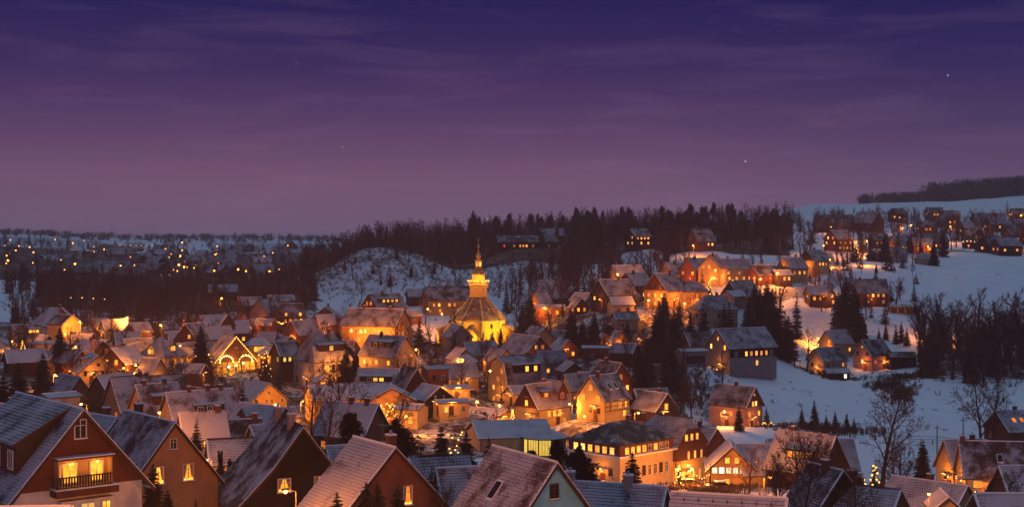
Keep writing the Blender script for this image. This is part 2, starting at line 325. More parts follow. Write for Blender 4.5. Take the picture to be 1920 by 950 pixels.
H('shop', 'flat roofed shop front glowing red below the villa', 1060, 571, 470, 7, 9, 3.0, .7, 84, 'rust', 'snow_roof', 'L1.4:.LL', ch=[])
H('timber_house', 'small brown gable with two stacked lit windows by tall spruces', 1166, 680, 330, 6.5, 9, 4.4, 4.0, 35, 'redbrown', 'dark_roof', 'F5.2:.L. F2.6:..L')
H('cottage', 'snowy twin roof cottage right of the half timbered house', 1188, 729, 300, 6.5, 7, 3.0, 3.0, -70, 'dark', 'snowy_roof', '', ch=[])
H('cottage', 'dark gabled cottage with one small lit gable window', 1252, 737, 292, 6, 7.4, 3.2, 3.2, 42, 'dark', 'snowy_roof', 'F3.8:L')
H('garage', 'red brown flat garage above the pink lit snow lane', 1155, 648, 400, 5, 9, 2.6, .35, 88, 'rust', 'snow_roof', '', ch=[], cat='garage')
H('gable_house', 'tall house with dark brown gable and two rows of lit windows at the meadow edge', 1417, 725, 330, 7.0, 10.5, 5.6, 4.2, 56, 'pinkish', 'dark_roof', 'F8.1:L@.6x.7 F6.0:.LL. F3.6:L.L F1.0:LL L3.6:..O. ', clad=5.3, cmat='brown', ch=[(.2, 0)], garland=1)
H('barn', 'large grey barn house with a lit upper window row above the snow meadow', 1344, 616, 390, 11.2, 16.2, 7.6, 4.9, -54, 'stone', 'slate_roof', 'F9.9:L@.85x1.2 F7.6:L.L@1.0x1.5 F4.9:.D. R5.9:D.LLLLLD@.95x1.4 R3.2:...L..@.95x1.6', band=(4.9, 7.4), ch=[])
H('timber_house', 'pink roofed house with a black gable beside the large barn', 1283, 622, 404, 7.2, 8, 4.6, 4.1, -62, 'dark', 'brown_roof', 'R2.6:..L', ch=[(0, -1)])
H('garage', 'snow topped garage with a dark door below the pink roofed house', 1270, 654, 386, 5.4, 7.8, 3.3, .45, -60, 'grey', 'snow_roof', '', cat='garage', doors=1, ch=[])
H('villa', 'grey villa with a hipped roof among dark spruces', 1322, 553, 436, 9, 12.5, 4.6, 4.0, -68, 'cream', 'slate_roof', 'R2.5:D.DD. F2.4:DD', hip=3.4, cat='villa', ch=[(0, 1)])
H('timber_house', 'dark steep gabled house left of the big dark spruce group', 1367, 527, 468, 8.8, 12, 5, 5.2, -38, 'black', 'slate_roof', 'R2.2:..Y.', ch=[])
H('shed', 'low snow domed shed roof beside the grey villa', 1362, 545, 452, 6, 7, 2.4, 1.6, -40, 'grey', 'snow_roof', '', ch=[])
H('plastered_house', 'cream gabled house with dark roof at the left of the meadow trio', 1527, 652, 432, 7.6, 9.6, 4.8, 3.6, -48, 'cream', 'dark_roof', 'F3.4:DD F1.0:D.D R3.4:DDDL', ch=[])
H('shed', 'low brown shed with snow roof in front of the cream meadow house', 1545, 691, 424, 4.4, 7, 2.0, .9, -70, 'dark', 'snow_roof', 'R1.0:..W', ch=[])
H('plastered_house', 'pink roofed house glowing behind the cream meadow house', 1548, 619, 456, 7.8, 8, 4.4, 4.0, -50, 'orange', 'snowy_roof', 'F5.0:.L F2.2:L.R R2.4:..L')
H('plastered_house', 'orange gabled house with a tiny lit attic window at the meadow', 1615, 637, 442, 8.4, 8.4, 5.0, 4.4, -46, 'pinkish', 'bare_roof', 'F7.4:.Y.@.6x.8 F5.2:D.D F2.8:.L. R2.8:R.L.', ch=[])
H('shed', 'low carport with bare roof right of the orange meadow house', 1662, 660, 440, 5, 8.4, 3.2, 1.1, -68, 'black', 'bare_roof', 'R1.6:..D', ch=[])
H('brick_house', 'broad dark roofed house with lit window row above the garages', 1602, 523, 522, 8.4, 11.2, 5.0, 4.7, -78, 'brown', 'slate_roof', 'R4.0:.LLLL R1.6:.L..L', ch=[(0, -4)])
H('garage_row', 'row of four dark garages on the snow slope', 1663, 571, 508, 4.8, 11.6, 2.4, .4, -84, 'cream', 'snow_roof', '', cat='garage', doors=4, ch=[])
H('cottage', 'bluish snow roofed house with two lit windows above the spruces', 1511, 535, 490, 6.6, 7.4, 3.2, 2.8, -72, 'dark', 'snow_roof', 'R1.8:LL.')
H('cottage', 'small gable with two lit windows beside the big dark spruce', 1559, 541, 488, 5.2, 6, 3.0, 2.8, 40, 'brown', 'snowy_roof', 'F3.4:.L F1.3:.B')
# --- street of orange houses on the slope
H('guest_house', 'long orange lit guest house with a dark brown gable', 1227, 512, 462, 9.6, 10, 5.6, 5.4, -38, 'orange', 'slate_roof', 'F6.6:DDD F3.9:LLL@.9x1.3 F1.2:.BB@.9x1.3 R3.6:..L.', clad=5.5, cmat='brown', cat='guest house')
H('guest_house', 'orange lit hip roofed wing right of the long guest house', 1275, 527, 470, 8.6, 11, 5.6, 3.0, -70, 'orange', 'slate_roof', 'R3.4:L...', hip=2.4, cat='guest house', ch=[])
H('timber_house', 'brown gabled house with lit ground floor left of the guest house', 1172, 511, 480, 8.4, 9, 4.8, 4.0, -46, 'brown', 'snowy_roof', 'F3.0:L.L R1.4:.LL')
H('cottage', 'pinkish roofed house with a lamp lit wall at the street start', 1147, 497, 520, 8, 11, 4, 3.6, -70, 'pinkish', 'snowy_roof', 'R2.2:.L..')
H('plastered_house', 'orange house with two rows of lit windows in the upper street', 1246, 492, 532, 9, 9.5, 4.6, 4.0, -52, 'orange', 'tile_roof', 'F3.2:LL. R4.0:LLLLL R1.4:L.LL')
H('timber_house', 'brown gabled house with a lit side bay in the upper street', 1288, 484, 525, 8.6, 9.5, 5.6, 4.2, -42, 'redbrown', 'snowy_roof', 'F4.4:L.L R4.6:.BBB R1.6:..L')
H('plastered_house', 'bright orange gable with the brightest lit wall of the upper street', 1329, 478, 512, 8.4, 9, 6.2, 4.4, -18, 'orange', 'tile_roof', 'F6.4:LL. F5.2:..B F2.0:..LL R3.6:LL')
H('plastered_house', 'long pink roofed house with small lit bay behind the bright gable', 1350, 485, 536, 8, 10, 5, 3.6, -74, 'orange', 'snowy_roof', 'R3.4:L.L. R1.4:LLL')
H('long_house', 'long brown roofed house with lit end right of the bright gable', 1408, 497, 514, 8, 10, 3.6, 3.4, -55, 'redbrown', 'brown_roof', 'F2.4:LL F1.0:.L R2.0:..L')
H('cottage', 'low snow roofed annex with a yellow window in the upper street', 1449, 506, 512, 5.6, 6, 2.8, 1.6, -66, 'dark', 'snow_roof', 'R1.5:.YY', ch=[])
H('plastered_house', 'orange gable with an arched lit window at the street bend', 1468, 482, 520, 7.4, 9, 4.2, 3.8, -44, 'orange', 'snowy_roof', 'F5.4:.L. F2.4:L.B. R2.4:LLL')
H('plastered_house', 'yellow house with brown gable above the lit street bend', 1510, 468, 562, 8.4, 9, 5.0, 4.0, -40, 'yellow', 'slate_roof', 'F3.6:L.L R3.4:.LLL', clad=4.8, cmat='dark')
H('timber_house', 'grey house with a snowy dormer standing in the forest', 1296, 428, 642, 9, 10, 4.4, 5.4, -56, 'brown', 'slate_roof', 'F5.4:D. R2.6:..LL', dorm=[('R', -1.0, 4.5, 2.6, 1.3, 'DD', 'dark')])
H('timber_house', 'dark forest house with three rows of glowing windows', 1180, 428, 642, 8, 9, 5.6, 3.6, -56, 'black', 'dark_roof', 'F5.2:.L F2.6:LL R5.0:LLLL R2.6:.L.L', ch=[])
H('long_house', 'long dark lodge with a row of lights in the forest ridge', 930, 441, 690, 9, 30, 4.2, 3.0, -80, 'black', 'dark_roof', 'R2.2:R..L.LLL.L..O.R.', ch=[])
H('cottage', 'pair of snowy roofs above the dark forest lodge', 1010, 428, 735, 8, 13, 4, 3.4, -72, 'dark', 'snowy_roof', '', ch=[])
# --- right hill
H('barn', 'long grey barn on the upper right snow hill', 1598, 402, 800, 11, 21, 4.2, 6.0, 78, 'dark', 'bare_roof', '', ch=[])
H('farmhouse', 'grey farmhouse with a broken roof line beside the hill barn', 1648, 396, 795, 10, 14, 4.6, 6.2, 50, 'dark', 'slate_roof', 'L2.2:...D', ch=[(0, -3)])
H('farmhouse', 'brown farmhouse with two rows of lit windows on the right hill', 1556, 430, 662, 9, 10.5, 5.6, 4.2, -46, 'brown', 'snowy_roof', 'F6.0:LL F3.6:L.L R3.6:LLL R1.2:LLLL', ch=[(0, 0)])
H('plastered_house', 'yellow lit house beside the right hill street lamp', 1524, 473, 640, 7, 8.5, 3.6, 3.2, -62, 'yellow', 'snowy_roof', 'R1.8:LLL')
H('plastered_house', 'pink lit house with three windows above the white hill cottage', 1671, 440, 692, 8, 9.5, 5.0, 4.6, -58, 'pinkish', 'snowy_roof', 'F3.4:. R3.4:.LLL')
H('cottage', 'white hill cottage below the pink lit house', 1668, 463, 645, 7, 7.2, 4.2, 2.8, -52, 'pale', 'slate_roof', 'R2.2:.D.D', ch=[])
H('cottage', 'grey hip roofed cottage at the edge of the upper meadow', 1727, 473, 640, 6.5, 6.5, 2.6, 2.8, -60, 'grey', 'snowy_roof', '', hip=1.6, ch=[])
H('cottage', 'dark house with twin lit windows between spruces on the right hill', 1632, 438, 690, 7, 8, 4.0, 2.8, -66, 'black', 'bare_roof', 'R2.4:LL.')
H('cottage', 'dark cottage with three lit windows below the twin spruces', 1636, 473, 640, 6.4, 7, 3.2, 2.6, -58, 'dark', 'bare_roof', 'R1.4:LLL')
H('long_house', 'long low dark building with a line of small lights at right', 1806, 447, 722, 8, 15, 3.4, 2.0, -82, 'black', 'bare_roof', 'R1.9:L..L.L.L.L', ch=[])
H('farmhouse', 'dark farmhouse with three lit windows near the right edge', 1884, 418, 762, 10, 12, 5.4, 6.0, -62, 'dark', 'bare_roof', 'R3.0:.LLL F2.4:L.')
H('barn', 'hazy long roof on the snow slope at far right', 1824, 399, 955, 12, 20, 4.4, 5.4, -76, 'grey', 'slate_roof', '', ch=[])
H('cottage', 'hazy little house with orange lights on the far right slope', 1898, 391, 985, 8, 10, 4, 3.6, -60, 'brown', 'snowy_roof', 'R2:.LL')
# --- behind and left of the church
H('school', 'long orange lit building with brown roof left of the church', 795, 537, 512, 10, 18, 5.0, 4.6, -78, 'orange', 'brown_roof', 'R3.2:LL.LL.LL R1.1:.L..L..', cat='school', ch=[(0, -1)])
H('cottage', 'low snow roof left of the orange school', 762, 541, 530, 7, 10, 3, 2.6, -80, 'dark', 'snowy_roof', '', ch=[])
H('cottage', 'pale grey gabled house directly before the church', 866, 609, 438, 7.4, 9, 5.0, 3.6, 18, 'grey', 'snowy_roof', 'F4.6:D.D', ch=[])
H('barn', 'grey shed with a snowy roof below the church', 869, 640, 418, 7.4, 9.6, 4.0, 3.6, -68, 'grey', 'snowy_roof', 'R1.6:.D.', ch=[])
H('long_house', 'orange lit long house with a big grey roof left of the church', 758, 579, 428, 10.5, 19, 6.0, 4.8, 62, 'orange', 'tile_roof', 'L4.2:.LLBB.LL.L L1.6:D.L..L.. F3.2:L', ch=[(0, 4), (0, -5)])
H('timber_house', 'lit gabled house with a dormer band behind the orange long house', 690, 551, 474, 8.6, 13, 4.4, 4.6, -52, 'brown', 'tile_roof', 'F6.0:LL F3.4:L.L', dorm=[('R', .5, 8, 2.8, 1.4, 'LLLL', 'dark')])
H('plastered_house', 'snow roofed house with dark dormer and lit corner windows', 762, 630, 372, 9.6, 12, 5.6, 5.0, 52, 'cream', 'tile_roof', 'L3.9:LLL.L L1.2:LL... F5.4:LLL@.7x.8 F3.0:.D.', dorm=[('L', -.3, 7.0, 3.0, 1.7, 'DDD', 'black')])
H('cottage', 'low house with dark dormer and one glowing window', 750, 690, 336, 8, 9.6, 2.6, 3.6, 76, 'dark', 'snow_roof', '', dorm=[('L', 0, 8.0, 3.3, 1.4, '.DLL.', 'black')], ch=[])
H('a_frame_hut', 'black steep triangular gable left of the church lane', 782, 691, 318, 7.0, 8, .9, 5.2, 22, 'black', 'dark_roof', '', cat='hut', ch=[])
H('brick_house', 'small red brown flat roofed house beside the church lane', 793, 686, 342, 5, 5.4, 4.4, .5, -70, 'rust', 'snow_roof', 'R2.4:DD', ch=[])
H('timber_house', 'black house with two small white windows below the church lane', 826, 724, 304, 7.0, 7.4, 2.6, 2.6, 30, 'black', 'snow_roof', 'F3.0:WW@.55x.9', ch=[], dimwhite=1)
H('kiosk', 'orange lit wooden kiosk with a snow roof by the church lane', 832, 722, 332, 4.5, 5.4, 2.6, .5, -66, 'orange', 'snow_roof', 'R1.2:OOO', cat='kiosk', ch=[])
H('flat_house', 'low flat snow roofed house with a yellow window below the black house', 815, 749, 300, 5, 6.6, 2.6, .4, -72, 'cream', 'snow_roof', 'R1.3:Y.D', ch=[])
H('pavilion', 'low orange lit cafe hall decorated with two light trees', 952, 768, 326, 11, 14, 2.6, 1.5, 52, 'yellow', 'snow_roof', 'F1.2:.BBB L1.2:L.LO', cat='hall', ch=[])
H('mansion', 'large pale mansion with grey mansard roof and a small white turret', 585, 622, 378, 12.5, 11.5, 7.4, 7.2, -62, 'pale', 'slate_roof', 'R5.2:.LDDD@1.0x2.1 R1.9:.DDDD@1.0x2.0 F5.2:D.D@.9x1.9 F1.9:D.D@.9x1.9', hip=2.6, cat='mansion', ch=[(1.6, 1.2)], dorm=[('R', .4, 7.6, 4.4, 1.9, '..Y..', 'black'), ], turret=1)
H('annex', 'lit annex with three yellow windows left of the mansion', 514, 640, 381, 6, 5.5, 7.2, 3.4, -62, 'dark', 'slate_roof', 'F7.8:. R6.0:YYY F6.0:.Y', ch=[])
H('restaurant', 'half timbered restaurant outlined with light bulbs and two arches of lights', 443, 631, 392, 11.2, 14, 4.8, 6.6, 14, 'yellow', 'tile_roof', 'F8.4:D@.9x.4 F6.8:D.D.D@.7x.6 F2.4:.L.D.L.@1.0x1.5 L3.2:LLL F.7:LL..L', clad=4.7, cmat='brown', cat='restaurant', bulbs=1, ch=[], timber=1)
H('annex', 'orange lit glazed wing right of the bulb lit restaurant', 473, 633, 410, 8, 6.5, 5.6, 1.8, -84, 'orange', 'snow_roof', 'R4.6:.LLL.@1.3x1.5', cat='house', hip=1.5, ch=[])
H('annex', 'low snowy wing with a bright lit doorway by the restaurant', 517, 652, 388, 5, 6, 3.4, 1.5, 25, 'orange', 'snow_roof', 'F1.4:.B', ch=[])
H('plastered_house', 'orange yellow gable with three small dark windows before the mansion', 506, 718, 322, 9.0, 12, 3.0, 3.9, 24, 'yellow', 'snow_roof', 'F4.9:D@.7x.9 F2.9:D.DD.D@.75x1.1', ch=[(0, 4)])
H('hall', 'long snow roofed hall with a yellow lit front behind bare trees', 577, 721, 308, 12, 17, 5.6, 2.6, -80, 'yellow', 'snow_roof', 'R3.4:....LLL...@.5x2.6', ch=[])
H('hall', 'broad orange gable lit by lamps behind a bare tree', 735, 727, 300, 9.8, 10, 6.2, 2.6, 2, 'orange', 'snow_roof', 'F2:L..L', ch=[])
H('annex', 'cream block with one window right of the broad orange gable', 796, 757, 296, 5, 5.6, 4.8, .8, 62, 'cream', 'snow_roof', 'L2.6:.L@1x1.6', ch=[])
H('shed', 'round topped snowy shed with one lit window beside the mansion', 610, 705, 345, 4.6, 6, 3.0, 1.3, 8, 'pale', 'snow_roof', 'F1.4:O..', ch=[])
# --- left of centre, nearer rows
H('timber_house', 'bluish snow roofed house with dark gable before the orange gable', 710, 757, 216, 7.4, 9.4, 3.0, 4.4, 56, 'dark', 'snow_roof', 'L1.2:O.O', ch=[(0, 0), (0, -3)])
H('timber_house', 'brown gable end with a bluish snow roof and triangle dormer', 535, 763, 224, 6.6, 10.5, 2.6, 3.6, 42, 'brown', 'snow_roof', '', ch=[], gdorm=[('L', 1.5, 1.8, '', 0)])
H('cottage', 'narrow yellow gable left of the black boarded house', 468, 797, 186, 6.4, 6, 2.8, 3.9, -62, 'yellow', 'snowy_roof', '', ch=[])
H('cottage', 'dark patched tile roof behind the pink lit low house', 397, 788, 205, 7, 6.6, 3.0, 3.8, -80, 'rust', 'brown_roof', '', tiles=2, ch=[(0, 2.6)])
H('cottage', 'low house with pink lit roof and yellow wall beside thuja bushes', 387, 823, 178, 5.6, 6.0, 2.4, 2.5, -84, 'yellow', 'snowy_roof', 'R1.2:L.L', ch=[])
H('cottage', 'white snow roofed house with yellow wall and one lit window', 335, 773, 202, 6, 6.0, 3.0, 3.2, -80, 'yellow', 'snow_roof', 'R1.9:.L.', ch=[(0, 2.2)])
H('tiled_house', 'broad diamond patterned snowy tile roof with three chimneys', 309, 735, 246, 9, 12, 3.6, 5.4, -70, 'orange', 'tile_roof', 'F4:.', tiles=2, ch=[(0, -2), (0, 1.5), (0, 4)], dorm=[('R', .8, 5.5, 2.9, 1.2, 'DDD', 'dark')])
H('tiled_house', 'snowy tiled roof house with a wide dormer in the left roof row', 253, 721, 257, 9, 7.6, 3.8, 5.6, -68, 'orange', 'tile_roof', 'R1.2:.L', tiles=2, ch=[(0, 1.5), (0, -2.5)], dorm=[('R', .4, 4.6, 3.0, 1.8, '.D.', 'brown')])
H('tiled_house', 'pink diamond patterned roof with a lit wall at its foot', 206, 707, 268, 9, 6.6, 4.4, 6.0, -66, 'orange', 'tile_roof', 'R1.8:L. F3.4:.O', tiles=2, ch=[(0, 2.4)])
H('tiled_house', 'bluish patterned roof rising behind the left roof row', 262, 705, 296, 9, 9, 4, 5.0, -74, 'dark', 'dark_roof', '', tiles=2, ch=[(0, -3.5)])
H('cottage', 'snowy gable roof pair left of the patterned roofs', 181, 704, 282, 7, 9, 3.6, 4.2, -44, 'rust', 'snow_roof', '', ch=[])
H('cottage', 'narrow snowy roof sloping behind dark spruces at left', 150, 706, 300, 6.5, 8, 3.4, 4.0, 30, 'rust', 'snowy_roof', '', ch=[])
H('flat_house', 'grey flat roofed block behind the big brown house', 78, 738, 205, 5, 4.4, 5.6, .3, -70, 'grey', 'snow_roof', '', ch=[])
H('plastered_house', 'pink roofed house with an orange gable cut by the left edge', 40, 759, 172, 8.0, 9, 3.8, 5.0, 40, 'orange', 'snow_roof', '', ch=[(.3, -3)])
H('plastered_house', 'cream gable house with four dark windows on the left slope', 185, 666, 334, 9.4, 9, 3.0, 3.7, 12, 'cream', 'snow_roof', 'F4.6:D@.7x.8 F2.6:DDDD@.8x1.2 L1.4:.L', ch=[], dorm=[('L', 0, 4, 3.0, 1.4, 'DD', 'cream')])
H('timber_house', 'brown gable with lit windows and long snow roof behind the cream gable', 208, 652, 352, 8.0, 8.5, 4.2, 3.8, -36, 'brown', 'snow_roof', 'F4.6:LL F2.4:..L F.8:.L. R1.4:L.L', clad=1.8, cmat='brown')
H('villa', 'pale villa with a pointed grey roof and lit dormers on the left', 300, 631, 368, 8.6, 9.6, 5.4, 4.6, -36, 'pale', 'snowy_roof', 'F3.7:DDLL F1.2:.L.L R3.7:.LL R1.2:L.B', hip=4.0, cat='villa', gdorm=[('R', 0, 2.4, 'LL', 0), ('F', 0, 2.4, 'LL', 0)], ch=[(.6, 1)])
H('timber_house', 'dark low house with twin lit windows beside the glowing lane', 193, 638, 392, 7, 9, 3.4, 2.8, 38, 'black', 'snow_roof', 'F3.4:.L L1.4:...L')
H('barn', 'white snow roofed barn right of the glowing lane', 214, 622, 412, 7, 6.4, 3.6, 3.4, -82, 'brown', 'snow_roof', '', ch=[])
H('cottage', 'little brown gable with a round window by the bare trees', 243, 609, 434, 5.4, 6, 3.0, 3.0, 4, 'brown', 'snowy_roof', 'F3.2:D@1x1', ch=[])
H('villa', 'large grey villa with gabled roof bay and two red lit windows', 92, 576, 442, 10, 12.5, 5.4, 5.2, -66, 'redbrown', 'snow_roof', 'R3.4:.R..R', hip=4.0, cat='villa', gdorm=[('R', 0, 4.4, '', 0)])
H('cottage', 'grey roofed house with one lit dormer at the left edge', 22, 608, 432, 8, 10.4, 4.0, 4.2, -80, 'cream', 'tile_roof', 'R1.6:L.LL', dorm=[('R', .5, 3.4, 2.6, 1.4, 'LLL', 'cream')], ch=[])
H('town_house', 'yellow lit town house with a long glowing shop window', 136, 590, 424, 7, 7, 5.4, 2.6, 38, 'yellow', 'brown_roof', 'F4.6:LL F2.6:BBBB@1.2x1.0 F1:.L', ch=[])
H('flat_house', 'wide flat snow roof below the grey villa at left', 53, 640, 384, 6, 8, 3.4, .4, -78, 'grey', 'snow_roof', '', ch=[])
H('plastered_house', 'orange gable with pink snow roof behind a spruce at left', 74, 659, 344, 8.0, 9, 3.4, 3.4, 16, 'orange', 'snow_roof', 'F2.4:.L', ch=[])
H('cottage', 'low snow roof at the left edge behind the black conifers', 8, 656, 340, 7, 9, 3.0, 2.6, -80, 'dark', 'snow_roof', '', ch=[])
H('timber_house', 'tall brown gable with three rows of lit windows left of the dark spruce', 347, 607, 412, 7.6, 9, 5.8, 4.6, -30, 'brown', 'tile_roof', 'F6.8:.L F4.4:L.L F2.0:LLL', ch=[])
H('cottage', 'snowy roof slope right of the tall brown gable', 374, 612, 420, 7, 9, 3.4, 3.4, -72, 'pinkish', 'snow_roof', 'R1.4:L.', ch=[])
H('cottage', 'pink snow roofs in the middle left distance', 372, 591, 474, 8, 9, 3.8, 3.4, -58, 'pinkish', 'snow_roof', 'R1.6:L..', ch=[])
H('farmhouse', 'snow roofed house with a broad dark triangular dormer', 392, 601, 446, 8, 12, 3.4, 3.6, -80, 'dark', 'snow_roof', 'R1.4:...L', gdorm=[('R', -1, 4.6, '', 1)], ch=[(0, 1.5)])
H('plastered_house', 'pink lit gabled house below the dark wood', 484, 562, 505, 9.4, 11, 5.2, 5.0, -30, 'pinkish', 'snowy_roof', 'F2.6:L.L F1:.L. R2:..L')
H('timber_house', 'brown house with dotted lit windows above a garland of lights', 517, 569, 484, 8.6, 9, 4.6, 4.4, -74, 'brown', 'brown_roof', 'R3.4:LLLL R5.6:L.L', ch=[])
H('timber_house', 'lit brown gable with windows in three rows left of the spoil mound', 609, 575, 474, 9.6, 10, 4.8, 3.8, -6, 'redbrown', 'snowy_roof', 'F5.4:.LL. F3.4:LLBL F1.0:L.LL')
H('cottage', 'dark brown cottage with lit door behind the mansion turret', 545, 601, 440, 7, 9, 3.4, 4.0, -48, 'rust', 'snowy_roof', 'F2:.O', ch=[])
H('cottage', 'snowy roofs at the dark wood edge beside the tall street lamp', 445, 557, 540, 7, 9, 3, 2.8, -76, 'dark', 'snowy_roof', '', ch=[])
H('cottage', 'low wide snow roof at the wood edge left of the mound', 500, 553, 545, 7, 12, 2.6, 2.2, -82, 'dark', 'snow_roof', '', ch=[])
H('farmhouse', 'dark farmhouse almost hidden in the wood with a snowy roof', 388, 533, 590, 9, 12, 3.4, 3.0, -80, 'black', 'snowy_roof', '', ch=[])
_r = random.Random(5)
for i_ in range(64):      # hazy little houses of the far left valley
    px_ = _r.uniform(5, 555); D_ = _r.uniform(760, 1350)
    py_ = 452 + (1400 - D_) * .075 + _r.uniform(-6, 4) + (12 if px_ < 60 else 0)
    H('far_house', 'small hazy house among trees in the far left valley', px_, py_, D_, _r.uniform(9, 13), _r.uniform(11, 18), _r.uniform(5, 7.5), _r.uniform(4, 6), _r.choice((-60, 40, -75, 65, 20)),
      _r.choice(('dark', 'brown', 'pale', 'redbrown')), _r.choice(('snowy_roof', 'slate_roof', 'snow_roof', 'dark_roof')), _r.choice(('F3.4:L.L R3:.L', 'F3:LL R3.2:L.L', 'R2:.LL. F5:L', 'F2:.L', 'L2.4:L.LL F3:L')), ch=[], far='hazy houses of the far left valley')

for i_ in range(30):      # little houses along the upper hill road
    px_ = _r.uniform(1600, 1930); D_ = _r.uniform(680, 930); py_ = 446 - (D_ - 690) * .23 - (px_ - 1625) * .01 + _r.uniform(-3, 3)
    if any(abs(c['ax'] - px_) < 22 and abs(c['D'] - D_) < 50 for c in CAT): continue
    H('hill_house', 'small dark house with glowing windows along the upper hill road', px_, py_, D_, _r.uniform(7, 9), _r.uniform(9, 13), _r.uniform(3.5, 5), _r.uniform(3, 4.5), _r.choice((-60, 40, -75, -40)),
      _r.choice(('dark', 'brown', 'redbrown')), _r.choice(('snowy_roof', 'slate_roof', 'dark_roof')), _r.choice(('F3.4:L.L R3:.LL', 'F3:LL R2.6:L.L', 'R2:.LL. F2.5:L')), ch=[], far='little houses along the upper hill road')
CHURCH = dict(px=897, py=649, D=476)

# ------------------------------------------------------------------ terrain: a valley profile, the mounds, and the level each house stands on
DS = [0, 20, 60, 100, 130, 160, 200, 250, 300, 350, 400, 450, 500, 560, 620, 700, 800, 1000, 1300, 1800, 2600, 5000]
PROF = {
 -500: [-2, -10, -20, -23.5, -25, -28, -31, -34, -34, -34, -34, -32, -30, -27, -25, -23, -20, -17, -11, -2, 0, -10],
 0:    [-2, -10, -20, -23.5, -25, -28, -32, -35, -35, -35, -34, -32, -30, -27, -25, -23, -20, -17, -12, -4, -3, -10],
 300:  [-2, -10, -20, -23.5, -26, -29, -34, -38, -40, -39, -37, -36, -34, -32, -30, -28, -26, -23, -18, -13, -10, -12],
 560:  [-2, -10, -20, -23.5, -27, -31, -36, -41, -42, -42, -41, -38, -35, -32, -29, -27, -25, -22, -18, -14, -10, -10],
 740:  [-2, -10, -20, -23.5, -27, -32, -37, -42, -42, -42, -41, -37, -33, -30, -28, -22, -10, -3, -14, -16, -12, -12],
 900:  [-2, -10, -20, -23.5, -28, -33, -38, -42, -43, -42, -41, -39, -35, -30, -25, -18, -8, 0, -8, -14, -12, -14],
 1100: [-2, -10, -20, -24, -29, -34, -39, -43, -43, -43, -39, -29, -25, -22, -17, -9, -3, 3, -3, -12, -12, -14],
 1300: [-2, -10, -20, -24, -29, -35, -40, -44, -45, -44, -39, -29, -22, -17, -12, -6, -1, 7, 8, 4, 0, -10],
 1550: [-2, -10, -20.5, -25, -30, -36, -41, -45, -46, -46, -45, -41, -27, -20, -13, -7, 1, 12, 26, 35, 30, 10],
 1750: [-2, -10, -20.5, -25, -31, -37, -42, -46, -46, -46, -44, -41, -30, -22, -15, -9, -4, 8, 27, 41, 44, 20],
 1920: [-2, -10, -20.5, -25, -31, -37, -42, -46, -46, -46, -44, -40, -30, -22, -16, -10, -5, 8, 32, 50, 56, 30],
 2400: [-2, -10, -20.5, -25, -31, -37, -42, -46, -46, -46, -44, -40, -30, -22, -16, -10, -5, 8, 34, 56, 60, 30]}
PK = np.array(sorted(PROF)); PZ = np.array([PROF[k] for k in sorted(PROF)], float); DA = np.array(DS, float)
def smooth_profile():
    """each profile resampled every 10 m and smoothed so that the slope has no kinks"""
    g = np.arange(0, 5001, 10.0); out = []
    for row in PZ:
        z = np.interp(g, DA, row); k = np.hanning(9); k /= k.sum()
        out.append(np.convolve(np.pad(z, 4, mode='edge'), k, 'valid'))
    return g, np.array(out)
GD, GZ = smooth_profile()
def base_h(x, y):
    x = np.asarray(x, float); y = np.asarray(y, float)
    px = np.clip(CX + F * x / np.maximum(y + 25, 30), PK[0], PK[-1])
    fi = np.interp(px, PK, np.arange(len(PK))); i = np.clip(fi.astype(int), 0, len(PK) - 2); t = fi - i; t = t * t * (3 - 2 * t)
    gd = np.clip(y, 0, 4999) / 10; j = gd.astype(int); s = gd - j
    a = GZ[i, j] * (1 - s) + GZ[i, j + 1] * s; b = GZ[i + 1, j] * (1 - s) + GZ[i + 1, j + 1] * s
    z = a * (1 - t) + b * t
    for (mx, my, rx, ry, h, p) in MOUNDS:
        q = ((x - mx) / rx) ** 2 + ((y - my) / ry) ** 2
        z = z + h * np.exp(-q ** p)
    z = z + .35 * np.sin(x * .11 + 1.3) * np.sin(y * .083) + .6 * np.sin(x * .031 + 2) * np.sin(y * .027 + 1)
    return z
MOUNDS = [(-56, 640, 27, 40, 17.5, 1.25), (-88, 628, 28, 32, 7.0, 1.0), (-2, 655, 22, 28, 9.0, 1.3)]
PTS = []
def settle(c, ground_fn=None):
    """turn the ridge end seen in the photograph into a place, a level and a heading"""
    u = (c['ax'] - CX) / F; th = RX(c['rel']) - math.atan(u); s = c['l'] / 2 + (-c['hip'] if c.get('hip') else c.get('ov', .45))
    zr = (HY - c['ay']) / F * c['D']; x = u * c['D'] - s * math.sin(th); y = c['D'] + s * math.cos(th)
    c['th'] = th; c['loc'] = (x, y, zr - c['h'] - c['rise'] - .2 - (c.get('attic') or 0))
    PTS.append((x, y, c['loc'][2], max(7.0, .5 * max(c['w'], c['l']) + 2)))
for c in CAT: settle(c)
_k = 0
